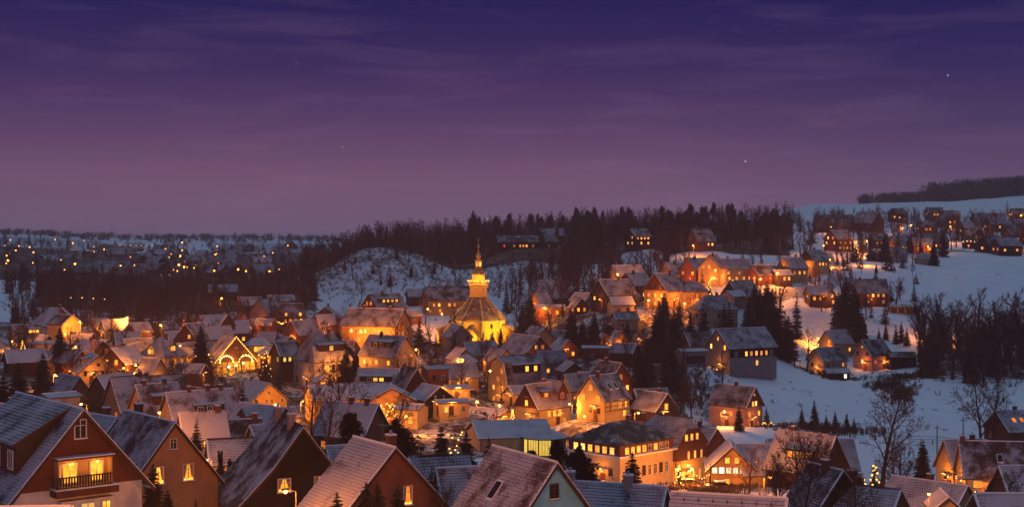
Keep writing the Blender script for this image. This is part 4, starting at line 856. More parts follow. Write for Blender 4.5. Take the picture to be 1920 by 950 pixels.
ZMIN = build_ground()
def ribbon(name, pts, wd, mat, lift=.12):
    """a lane laid over the ground, given by (photo column, distance) stations"""
    P = []
    for (p0, d0), (p1, d1) in zip(pts, pts[1:]):
        a = Vector(((p0 - CX) / F * d0, d0)); b = Vector(((p1 - CX) / F * d1, d1)); n = max(2, int((b - a).length / 2.5))
        P += [a.lerp(b, i / n) for i in range(n)]
    P.append(b); V = []; Fc = []; W = np.linspace(-.5, .5, 5)
    for i, p in enumerate(P):
        t = (P[min(i + 1, len(P) - 1)] - P[max(i - 1, 0)]).normalized(); nn = Vector((-t.y, t.x))
        for w_ in W:
            q = p + nn * w_ * wd; V.append((q.x, q.y, 0))
    A = np.array(V); A[:, 2] = height(A[:, 0], A[:, 1]) + lift
    for i in range(len(P) - 1):
        for k in range(4): Fc.append((i * 5 + k, i * 5 + k + 1, i * 5 + k + 6, i * 5 + k + 5))
    me = bpy.data.meshes.new(name); me.from_pydata(A.tolist(), [], Fc); me.materials.append(MAT[mat])
    me.polygons.foreach_set('use_smooth', [True] * len(Fc))
    o = put(name, me); o['kind'] = 'structure'
ribbon('road', [(215, 372), (150, 385), (140, 400), (165, 425), (200, 452), (215, 480)], 6, 'road_snow')
ribbon('path', [(760, 352), (835, 366), (880, 356), (925, 346), (960, 338)], 4, 'road_snow')
ribbon('road', [(1380, 502), (1440, 500), (1500, 506), (1545, 535), (1575, 570), (1570, 610), (1545, 640)], 5.5, 'road_snow')
ribbon('road', [(1640, 712), (1690, 716), (1740, 722)], 6, 'road_snow', .3)
ribbon('road', [(1760, 690), (1830, 694), (1930, 702)], 6, 'road_snow', .3)
ribbon('path', [(1110, 398), (1150, 392), (1185, 386), (1215, 372)], 4.5, 'road_snow')
ribbon('path', [(1240, 238), (1290, 240), (1345, 228), (1400, 226), (1450, 222)], 5, 'road_snow')

# ------------------------------------------------------------------ all houses
for c in CAT: build_house(c)
def by(label): return next(c for c in CAT if c['label'].startswith(label))

# the loggia and balcony of the large brown house
def loggia():
    c = by('large brown'); r = c['root']; y0 = -c['l'] / 2 - .07; bz = c['h'] + .12
    P = lambda x, z: (x, y0, z)
    mb = MB(); W2, zt, zb = 2.0, bz + 2.05, bz - .1     # lit niche, framed, standing proud of the boarding
    mb.box((.1, y0 - .03, (zt + zb) / 2), (2 * W2, .06, zt - zb), 'orange'); n = mb.obj('loggia', r)
    for x, w_ in ((-.95 + .1, 1.25), (1.25, 1.15)):
        o = add_window(n, (x, y0 - .07, bz + .95), 0, w_, 1.6, 'L', True, True)
    add_window(n, (-1.7, y0 - .07, bz + 1.0), 0, .5, 1.5, 'O', True, True)
    mb = MB(); mb.box((.1, y0 - .5, zt + .09), (2 * W2 + .5, 1.1, .14), 'brown'); mb.box((.1, y0 - .5, zt + .19), (2 * W2 + .5, 1.1, .07), 'snow')
    for x in (-W2 + .04, W2 + .16): mb.box((x, y0 - .4, (zt + zb) / 2), (.12, .8, zt - zb), 'orange')
    mb.obj('canopy', n)
    b = MB(); b.box((.1, y0 - .65, bz - .35), (4.9, 1.3, .55), 'brown'); b.box((.1, y0 - .66, bz - .05), (5.0, 1.35, .07), 'snow'); bal = b.obj('balcony', r)
    for k in range(20):
        b = MB(); b.box((-2.2 + k * .215, y0 - 1.2, bz + .42), (.12, .05, .78), 'timber'); b.obj('baluster', bal)
    for z in (bz + .08, bz + .86):
        b = MB(); b.box((-.15, y0 - 1.24, z), (4.4, .08, .1), 'timber'); b.obj('rail', bal)
    for x in (-.8, 1.2):
        mb = MB(); mb.tube((x, y0 - .45, zt - .25), (x, y0 - .45, zt), .015, .015, 4, 'metal'); mb.ball((x, y0 - .45, zt - .33), .1, 'bulb_small', 8, 5); lp = mb.obj('pendant_lamp', n); d = bpy.data.lights.new('loggia_light', 'POINT'); d.energy = 26; d.color = (1, .36, .06); d.shadow_soft_size = .1; lo_ = bpy.data.objects.new('loggia_light', d); COL.objects.link(lo_); lo_.parent = n; lo_.location = (x, y0 - .5, zt - .5)
    # bay window below
    m = MB(); m.box((.3, y0 - .35, 1.55), (4.2, .75, 3.1), 'white'); bay = m.obj('bay', r)
    for x, w_, ch in ((-1.2, 1.0, 'L'), (.3, 1.2, 'B'), (1.75, .8, 'L')): add_window(bay, (x, y0 - .735, 1.95), 0, w_, 1.9, ch, True, True)
    return r
loggia()

# ------------------------------------------------------------------ church
def church():
    x0, D, zb = cxx, CHURCH['D'], cz
    r = thing('church', 'yellow floodlit octagonal church with a stepped golden tower and onion finial', 'church', (x0, D, zb), 0)
    rot = -math.pi / 2 + RX(11)
    def octa(mb, rad, z0, z1, mat, rad1=None): mb.lathe([(rad, z0), (rad1 or rad, z1)], 8, mat, (0, 0), rot, True)
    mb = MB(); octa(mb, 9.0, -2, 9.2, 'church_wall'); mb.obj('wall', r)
    mb = MB()
    for k in range(8):
        a = rot + k * math.pi / 4; mb.box((9.0 * math.cos(a), 9.0 * math.sin(a), 4.2), (.55, .9, 9.6), 'church_trim', a)
    mb.obj('corner_pilaster', r)
    mb = MB(); mb.lathe([(9.05, 8.6), (9.3, 8.75), (9.35, 9.0), (9.75, 9.25)], 8, 'church_trim', (0, 0), rot, True); mb.obj('cornice', r)
    # roof faces with tile uv
    mb = MB(); prof = [(9.85, 9.15), (6.1, 13.0), (2.75, 17.1)]
    for (ra, za), (rb, zc) in zip(prof, prof[1:]):
        for k in range(8):
            a, b = rot + k * math.pi / 4, rot + (k + 1) * math.pi / 4
            q = [(ra * math.cos(a), ra * math.sin(a), za), (ra * math.cos(b), ra * math.sin(b), za), (rb * math.cos(b), rb * math.sin(b), zc), (rb * math.cos(a), rb * math.sin(a), zc)]
            mb.poly(q, 'church_roof', roof_uv(q))
    rf = mb.obj('roof', r)
    for k in range(8):
        a = rot + k * math.pi / 4; mb = MB()
        for (ra, za), (rb, zc) in zip(prof, prof[1:]): mb.tube((ra * math.cos(a), ra * math.sin(a), za + .03), (rb * math.cos(a), rb * math.sin(a), zc + .03), .17, .15, 5, 'church_trim')
        mb.obj('hip_ridge', rf)
    for k, (ch) in enumerate(range(8)):         # little roof hatches
        a = rot + (k + .5) * math.pi / 4; rr_ = 6.6 * .924; mb = MB(); mb.box((rr_ * math.cos(a), rr_ * math.sin(a), 12.75), (.9, .8, .7), 'copper', a); mb.box((rr_ * math.cos(a), rr_ * math.sin(a), 13.15), (1.2, 1.0, .12), 'snow', a); mb.obj('hatch', rf)
    # windows on every face: tall arched below, oval above
    for k in range(8):
        a = rot + (k + .5) * math.pi / 4; ap = 9.0 * math.cos(math.pi / 8) + .03
        def fp(u, z, d=0): return ((ap + d) * math.cos(a) - u * math.sin(a), (ap + d) * math.sin(a) + u * math.cos(a), z)
        mb = MB(); mb.poly([fp(.55 * math.cos(t), 7.3 + .85 * math.sin(t), .06) for t in np.linspace(0, 6.283, 15)[:-1]], 'glass_dark'); w_ = mb.obj('oval_window', r)
        mb = MB(); n = 16
        for i in range(n):
            t0, t1 = 6.2832 * i / n, 6.2832 * (i + 1) / n
            mb.tube(fp(.62 * math.cos(t0), 7.3 + .92 * math.sin(t0), .05), fp(.62 * math.cos(t1), 7.3 + .92 * math.sin(t1), .05), .09, .09, 4, 'church_trim')
        mb.obj('frame', w_)
        arch = [(-.8, 1.6), (.8, 1.6), (.8, 4.6)] + [(.8 * math.cos(t), 4.6 + .8 * math.sin(t)) for t in np.linspace(.3, 2.84, 7)] + [(-.8, 4.6)]
        mb = MB(); mb.poly([fp(u, z, .05) for u, z in arch], 'lit_yellow' if k in (0, 5) else 'glass_dark'); w_ = mb.obj('arched_window', r)
        mb = MB()
        for (u0, z0), (u1, z1) in zip(arch, arch[1:] + arch[:1]): mb.tube(fp(u0, z0, .05), fp(u1, z1, .05), .10, .10, 4, 'church_trim')
        mb.tube(fp(0, 1.6, .07), fp(0, 5.4, .07), .05, .05, 4, 'frame_white'); mb.tube(fp(-.8, 3.2, .07), fp(.8, 3.2, .07), .05, .05, 4, 'frame_white'); mb.obj('frame', w_)
    # porch and annexes: direction (deg to the right of the camera side), width, depth, eave, ridge
    for nm, ang, wd, dp, he, hr, lean in (('porch', -11.5, 4.9, 4.4, 4.3, 8.0, 0), ('side_annex', -84, 7.0, 5.6, 6.2, 8.6, 1), ('side_annex', 79, 5.5, 4.6, 5.6, 8.4, 1)):
        a = -math.pi / 2 + RX(ang); ca, sa = math.cos(a), math.sin(a)
        def T(u, v, z): return (u * ca - v * sa, u * sa + v * ca, z)
        i, o_ = 7.4, 8.4 + dp; g = wd / 2; mb = MB()
        mb.poly([T(o_, -g, -2), T(o_, g, -2), T(o_, g, he), *([T(o_, 0, hr)] if not lean else []), T(o_, -g, he)], 'church_wall')
        hi = he if not lean else hr - .3
        for s in (-1, 1): mb.poly([T(i, s * g, -2), T(o_, s * g, -2), T(o_, s * g, he), T(i, s * g, hi)], 'church_wall')
        p = mb.obj(nm, r); mb = MB()
        if lean:
            q = [T(i, -g - .3, hr), T(o_ + .4, -g - .3, he - .1), T(o_ + .4, g + .3, he - .1), T(i, g + .3, hr)]; mb.slab(q, .2, 'church_roof', 'copper', roof_uv(q))
        else:
            for s in (-1, 1):
                q = [T(o_ + .35, 0, hr + .2), T(i, 0, hr + .2), T(i, s * (g + .4), he - .3), T(o_ + .35, s * (g + .4), he - .3)]; q = q if s > 0 else q[::-1]
                if (Vector(q[1]) - Vector(q[0])).cross(Vector(q[2]) - Vector(q[0])).z < 0: q = q[::-1]
                mb.slab(q, .2, 'church_roof', 'church_trim', roof_uv(q))
        mb.obj('annex_roof', p)
        mb = MB(); mb.box(T(o_ + .03, 0, 1.2), (.08, 1.5, 2.5), 'frame_brown', a); mb.obj('door', p)
        if not lean: mb = MB(); mb.box(T(o_ + .04, 0, 5.3), (.08, .8, .9), 'lit_bright', a); mb.obj('attic_window', p)
    # tower storeys
    def stage(name, prof_, mat, n=8): mb = MB(); mb.lathe(prof_, n, mat, (0, 0), rot, True); return mb.obj(name, r)
    stage('tower_base', [(2.75, 16.8), (3.35, 17.2), (3.35, 17.5), (3.0, 17.6), (2.95, 20.2), (3.2, 20.4), (3.3, 20.75), (3.05, 20.95)], 'church_wall')
    for k in range(0, 8, 2):
        a = rot + (k + .5) * math.pi / 4; ap = 2.97 * math.cos(math.pi / 8) + .05; mb = MB()
        mb.poly([(ap * math.cos(a) - .72 * math.cos(t) * math.sin(a), ap * math.sin(a) + .72 * math.cos(t) * math.cos(a), 18.95 + .72 * math.sin(t)) for t in np.linspace(0, 6.283, 19)[:-1]], 'clock_face'); f = mb.obj('clock_face', r)
        for ang, ln in ((.6, .5), (2.4, .36)):
            mb = MB(); c_ = (ap + .04); p0 = (c_ * math.cos(a), c_ * math.sin(a), 18.95); p1 = (p0[0] - ln * math.cos(ang) * math.sin(a), p0[1] + ln * math.cos(ang) * math.cos(a), 18.95 + ln * math.sin(ang)); mb.tube(p0, p1, .06, .04, 4, 'black'); mb.obj('clock_hand', f)
    g = stage('gallery', [(3.0, 20.9), (3.55, 21.2), (3.6, 21.45), (2.2, 21.5)], 'church_trim')
    mb = MB()
    for k in range(8):
        a, b = rot + k * math.pi / 4, rot + (k + 1) * math.pi / 4
        for z in (21.6, 22.35): mb.tube((3.5 * math.cos(a), 3.5 * math.sin(a), z), (3.5 * math.cos(b), 3.5 * math.sin(b), z), .06, .06, 4, 'gilt')
        for i in range(5):
            t = i / 5; x = 3.5 * (math.cos(a) * (1 - t) + math.cos(b) * t); y = 3.5 * (math.sin(a) * (1 - t) + math.sin(b) * t); mb.tube((x, y, 21.45), (x, y, 22.35), .04, .04, 4, 'gilt')
    mb.obj('railing', g)
    for k in range(16):
        a = rot + (k + .5) * math.pi / 8; mb = MB(); mb.ball((3.62 * math.cos(a), 3.62 * math.sin(a), 22.5), .17, 'bulb_small', 6, 4); mb.obj('bulb', g)
    stage('drum', [(2.2, 21.4), (2.15, 24.2), (2.5, 24.45), (2.55, 24.8), (2.1, 24.95)], 'church_wall')
    stage('dome', [(2.1, 24.9), (2.15, 25.4), (1.95, 26.1), (1.5, 26.6), (1.15, 26.85)], 'copper')
    stage('lantern', [(1.15, 26.8), (1.3, 27.0), (1.02, 27.1), (1.0, 29.2), (1.4, 29.4), (1.4, 29.6), (.6, 29.85)], 'church_wall')
    for k in range(0, 8):
        a = rot + (k + .5) * math.pi / 4; c_ = 1.0 * math.cos(math.pi / 8) + .02; mb = MB(); mb.box((c_ * math.cos(a), c_ * math.sin(a), 28.2), (.05, .36, 1.5), 'lit_bright', a); mb.obj('lantern_window', r)
    stage('onion', [(.5, 29.8), (.85, 30.5), (.95, 31.0), (.75, 31.6), (.4, 32.2), (.2, 33.0), (.16, 33.9), (.05, 34.0)], 'gilt', 12)
    mb = MB(); mb.ball((0, 0, 34.4), .45, 'gilt', 10, 6); mb.tube((0, 0, 34.7), (0, 0, 37.4), .09, .05, 5, 'gilt'); mb.box((0, 0, 36.5), (.9, .1, .1), 'gilt'); mb.obj('finial_cross', r)
    return r
CHURCH_ROOT = church()

# turret on the mansion
def mansion_turret():
    c = by('large pale mansion'); r = c['root']; z = c['h'] + c['rise']; o = (0, .6)
    mb = MB(); mb.lathe([(1.0, z - .5), (1.0, z + .4), (.78, z + .5), (.78, z + 1.7), (1.05, z + 1.85), (1.05, z + 2.0)], 8, 'frame_white', o); t = mb.obj('turret', r)
    mb = MB(); mb.lathe([(1.1, z + 2.0), (.95, z + 2.5), (.55, z + 2.95), (.15, z + 3.2), (.05, z + 3.8)], 8, 'copper', o); mb.obj('turret_dome', t)
    for k in range(8):
        a = (k + .5) * math.pi / 4; mb = MB(); mb.box((o[0] + .73 * math.cos(a), o[1] + .73 * math.sin(a), z + 1.1), (.06, .32, .9), 'glass_dark', a); mb.obj('turret_window', t)
mansion_turret()

# glass pavilion of the hotel
def pavilion():
    D = 262; p = pix(1021, 798, D); zg = ground(p.x, p.y); R = 4.0; h = 3.6; zt = p.z - 1.9
    zb = zt - h; r = thing('glass_pavilion', 'polygonal pavilion with yellow lit glazing and a snowy tent roof', 'pavilion', (p.x, p.y, zb), 0)
    mb = MB(); mb.lathe([(R - .15, -2.0), (R - .15, .5)], 10, 'cream'); mb.obj('plinth', r)
    for k in range(10):
        a = (k + .5) * 6.2832 / 10; c_ = (R - .2) * math.cos(math.pi / 10); front = -3.6 < a - 6.2832 * .5 < 1.2
        mb = MB(); mb.box((c_ * math.cos(a), c_ * math.sin(a), h / 2 + .2), (.06, 2.2, h - .5), 'lit_yellow' if 2.9 < a < 5.2 else 'cream', a); g = mb.obj('glazing', r)
        for s in (-.55, 0, .55): mb = MB(); mb.box(((c_ + .05) * math.cos(a) - s * math.sin(a), (c_ + .05) * math.sin(a) + s * math.cos(a), h / 2 + .2), (.06, .07, h - .5), 'frame_brown', a); mb.obj('mullion', g)
    for k in range(10):
        a = k * .62832; mb = MB(); mb.tube(((R - .1) * math.cos(a), (R - .1) * math.sin(a), 0), ((R - .1) * math.cos(a), (R - .1) * math.sin(a), h), .12, .12, 5, 'frame_brown'); mb.obj('post', r)
    mb = MB()
    for k in range(10):
        a, b = k * .62832, (k + 1) * .62832; q = [((R + .6) * math.cos(a), (R + .6) * math.sin(a), h), ((R + .6) * math.cos(b), (R + .6) * math.sin(b), h), (0, 0, h + 1.9)]; mb.slab(q, .2, 'snow_roof', 'frame_brown', roof_uv(q))
    mb.obj('roof', r)
pavilion()
# ------------------------------------------------------------------ trees: unit height meshes (trunk mesh, crown mesh), copied and scaled
def fast_mesh(name, V, Fc, mats, mi=None):
    me = bpy.data.meshes.new(name); me.from_pydata(V, [], Fc)
    for k in mats: me.materials.append(MAT[k])
    if mi: me.polygons.foreach_set('material_index', mi)
    return me
def tube_l(V, Fc, p0, p1, r0, r1, n=3):
    d = p1 - p0
    if d.length < 1e-7: return
    d.normalize(); a = d.orthogonal().normalized(); b = d.cross(a); k = len(V)
    for p, r in ((p0, r0), (p1, r1)):
        for i in range(n):
            t = 6.2832 * i / n; V.append(tuple(p + (a * math.cos(t) + b * math.sin(t)) * r))
    for i in range(n): Fc.append((k + i, k + (i + 1) % n, k + n + (i + 1) % n, k + n + i))
def ribbon_l(V, Fc, p0, p1, r0, r1, r):
    d = p1 - p0
    if d.length < 1e-7: return
    a = Vector((r.gauss(0, 1), r.gauss(0, 1), r.gauss(0, .5))).cross(d).normalized(); k = len(V)
    V.extend([tuple(p0 - a * r0), tuple(p0 + a * r0), tuple(p1 + a * r1), tuple(p1 - a * r1)]); Fc.append((k, k + 1, k + 2, k + 3))
def gen_bare(seed, depth, thick=1.0, slim=1.0, far=False):
    """leafless broadleaf: a tapered trunk and limbs that fork down to twigs"""
    r = random.Random(seed); TV, TF, CV, CF = [], [], [], []
    def rv(s): return Vector((r.gauss(0, s), r.gauss(0, s), r.gauss(0, s)))
    def grow(p, d, L, rad, lev):
        ns = (3, 2, 1, 1)[lev] if far else 4 if lev == 0 else 3 if lev < 3 else 2; pts = [p]; q = p; dd = d.copy(); rads = [rad]
        for i in range(ns):
            dd = (dd + rv(.07 + .05 * lev) + Vector((0, 0, .10 if 0 < lev < 3 else .02))).normalized(); q = q + dd * (L / ns); pts.append(q); rads.append(max(rad * (1 - .78 * (i + 1) / ns), .0011 * thick))
        V, Fc = (TV, TF) if lev == 0 else (CV, CF)
        for i in range(ns):
            if far and lev >= 2: ribbon_l(V, Fc, pts[i], pts[i + 1], rads[i] * 1.3, rads[i + 1] * 1.3, r); continue
            tube_l(V, Fc, pts[i], pts[i + 1], rads[i], rads[i + 1], (4 if lev == 0 else 3) if far else 6 if lev == 0 else 4 if lev == 1 else 3)
        if lev >= depth: return
        nc = ((11, 6, 4) if far else (11, 7, 6, 4))[lev]; t0 = .24 if lev == 0 else .22
        az = r.uniform(0, 6.28)
        for k in range(nc):
            t = t0 + (1 - t0) * (k + r.random() * .9) / nc; i = min(int(t * ns), ns - 1); s = t * ns - i; pp = pts[i].lerp(pts[i + 1], s); ax = (pts[i + 1] - pts[i]).normalized()
            az += 2.4 + r.uniform(-.5, .5); o = ax.orthogonal().normalized(); o.rotate(Matrix.Rotation(az, 3, ax)); ang = r.uniform(.55, .95) * (1 - .25 * t) * slim
            nd = (ax * math.cos(ang) + o * math.sin(ang)).normalized(); rr = rads[i] * (1 - s) + rads[i + 1] * s
            ln = L * (.55 * (1.05 - .62 * t) if lev == 0 else .52 * (1.1 - .55 * t)) * r.uniform(.75, 1.2) * (1 if lev else .5 + .5 * slim)
            grow(pp, nd, ln, rr * r.uniform(.45, .62), lev + 1)
    grow(Vector((0, 0, -.03)), Vector((0, 0, 1)), .93, .021 * (.7 + .3 * thick), 0)
    zs = max(v[2] for v in CV); sc = 1 / zs
    TV = [(a * sc, b * sc, c_ * sc) for a, b, c_ in TV]; CV = [(a * sc, b * sc, c_ * sc) for a, b, c_ in CV]
    return (fast_mesh('trunk', TV, TF, ['bark']), fast_mesh('crown', CV, CF, ['twig']))
def gen_spruce(seed, whorls, nb, segs, wide=.19, mat='needles', ragged=.2, pw=.82):
    """spruce: whorls of drooping boughs, each a spine hung with needle sprays"""
    r = random.Random(seed); V, Fc = [], []
    lean = r.uniform(-.01, .01)
    for w in range(whorls):
        t = (w + r.uniform(0, .6)) / whorls; z0_ = .05 + .94 * t ** .93; R = wide * (1 - t) ** pw * r.uniform(.85, 1.12) + .008
        n = max(4, int(nb * (1 - .45 * t))); az0 = r.uniform(0, 6.28)
        for k in range(n):
            if r.random() < ragged * .4: continue
            az = az0 + 6.2832 * k / n + r.uniform(-.3, .3); z = z0_ + r.uniform(-.5, .5) / whorls; L = R * r.uniform(1 - ragged, 1 + ragged * .7); ca, sa = math.cos(az), math.sin(az); droop = r.uniform(.25, .5) * (1 - .5 * t)
            def sp(u): return Vector((ca * L * u + lean * z, sa * L * u, z - droop * L * u * u * .9 + .10 * L * u ** 3))
            for s in range(segs):
                u0, u1 = s / segs, (s + 1) / segs; p, q = sp(u0 * .9 + .02), sp(u1)
                wd = (L * .34 + .008) * (1 - .55 * u0) * r.uniform(.7, 1.3); sd = Vector((-sa, ca, 0))
                for sg in (-1, 1):
                    a = p; b = q; c_ = p.lerp(q, .75) + sd * sg * wd + Vector((0, 0, -wd * r.uniform(.25, .75))); i = len(V)
                    V += [tuple(a), tuple(b), tuple(c_)]; Fc.append((i, i + 1, i + 2))
                c_ = p.lerp(q, .6) + Vector((r.uniform(-.2, .2) * wd, r.uniform(-.2, .2) * wd, -wd * r.uniform(.5, 1.0))); i = len(V)
                V += [tuple(p), tuple(q), tuple(c_)]; Fc.append((i, i + 1, i + 2))
    i = len(V)
    for k in range(4):
        a = k * 1.57; b = a + 1.0; V += [(0, 0, 1.0), (.012 * math.cos(a), .012 * math.sin(a), .93), (.012 * math.cos(b), .012 * math.sin(b), .94)]; Fc.append((i, i + 1, i + 2)); i += 3
    TV, TF = [], []; tube_l(TV, TF, Vector((0, 0, -.04)), Vector((0, 0, .5)), .016, .009, 6); tube_l(TV, TF, Vector((0, 0, .5)), Vector((0, 0, .97)), .009, .002, 5)
    return (fast_mesh('trunk', TV, TF, ['bark']), fast_mesh('crown', V, Fc, [mat]))
def gen_bushy(seed, n, wide, mat='thuja', low=.0, leaf=.05, pointy=1.0):
    """dense evergreen column or dark round crown of many leaf sprays with gaps"""
    r = random.Random(seed); V, Fc = [], []
    lobes = [(r.uniform(-.5, .5) * wide, r.uniform(-.5, .5) * wide, low + (1 - low) * r.uniform(.12, .92), r.uniform(.5, 1.0)) for _ in range(16)]
    for k in range(n):
        lx, ly, lz, ls = r.choice(lobes); prof_ = wide * max(.05, (1 - ((lz - low) / (1 - low)) ** (1.7 * pointy))) * .75
        d = Vector((r.gauss(0, 1), r.gauss(0, 1), r.gauss(0, 1))).normalized() * (r.random() ** .4)
        c_ = Vector((lx * (1.15 - lz) + d.x * prof_ * ls, ly * (1.15 - lz) + d.y * prof_ * ls, min(1.0, lz + d.z * .13)))
        a = Vector((r.gauss(0, 1), r.gauss(0, 1), r.gauss(0, 1.3))).normalized() * leaf; b = a.orthogonal().normalized() * leaf * .5; i = len(V)
        V += [tuple(c_ - a), tuple(c_ + b), tuple(c_ + a * .8)]; Fc.append((i, i + 1, i + 2))
    TV, TF = [], []; tube_l(TV, TF, Vector((0, 0, -.04)), Vector((0, 0, .7)), .022, .008, 6)
    return (fast_mesh('trunk', TV, TF, ['bark']), fast_mesh('crown', V, Fc, [mat]))
T = {
 'b': [gen_bare(s, 3, 2.0) for s in (1, 2, 3, 4, 5)], 'bn': [gen_bare(s, 4, 1.5) for s in (11, 12, 13)], 'bf': [gen_bare(s, 3, 3.4, .8, True) for s in (21, 22, 23, 24)],
 'l': [gen_bare(s, 3, 1.6, .55) for s in (31, 32, 33)],
 's': [gen_spruce(s, 30, 13, 5, .20, 'needles', .32) for s in (41, 42, 43)], 'sl': [gen_spruce(s, 32, 12, 4, .14, 'needles', .35) for s in (44, 45)], 'sn': [gen_spruce(s, 38, 17, 6, .21, 'needles', .30, .62) for s in (46, 47)],
 'sf': [gen_spruce(s, 15, 9, 2, .20, 'needles', .35) for s in (51, 52, 53)],
 't': [gen_bushy(s, 2600, .22, 'thuja', 0, .035) for s in (61, 62)], 'r': [gen_bushy(s, 3800, .42, 'needles', .06, .045, 1.4) for s in (63, 64)],
 'p': [gen_bushy(s, 900, .26, 'needles', .40, .05, 1.3) for s in (71, 72)],
}
TNAME = dict(b='bare_tree', bn='bare_tree', bf='bare_tree', l='larch_tree', s='spruce_tree', sl='spruce_tree', sn='spruce_tree', sf='spruce_tree', t='thuja_bush', r='evergreen_tree', p='pine_tree')
TR = random.Random(77)
OCC = np.array([(q[0], q[1], max(q[3] * .62, 4.5)) for q in PTS])
def clear_of_houses(x, y, extra=0.): return not np.any((OCC[:, 0] - x) ** 2 + (OCC[:, 1] - y) ** 2 < (OCC[:, 2] + extra) ** 2)
def tree(kind, label, x, y, h, group=None, wide=1.0, parts=True, cat=None):
    tm, cm = TR.choice(T[kind]); z = ground(x, y) - .08; rz = TR.uniform(0, 6.28); nm = TNAME[kind]
    cat = cat or ('bush' if kind == 't' else 'tree')
    if parts:
        o = thing(nm, label, cat, (x, y, z), rz, group); o.scale = (h * wide, h * wide, h); put('trunk', tm, o); put('crown', cm, o)
    else:
        key = (cm.name, 'm')
        if key not in T:
            n = len(cm.vertices); V = [tuple(v.co) for v in cm.vertices] + [tuple(v.co) for v in tm.vertices]
            Fc = [tuple(p.vertices) for p in cm.polygons] + [tuple(i + n for i in p.vertices) for p in tm.polygons]
            T[key] = fast_mesh(nm, V, Fc, [cm.materials[0].name, 'bark'], [0] * len(cm.polygons) + [1] * len(tm.polygons))
        o = put(nm, T[key], None, (x, y, z), rz, (h * wide, h * wide, h)); tag(o, label, cat, group)
    return o
def tree_at(kind, label, px, top, D, group=None, wide=1.0):
    """a tree whose tip shows at (px, top) from the photograph's station, standing at distance D"""
    p = pix(px, top, D); h = p.z - ground(p.x, p.y)
    if not 1.5 < h < 32: h = min(max(h, 2.0), 32)
    return tree(kind, label, p.x, p.y, h, group, wide)
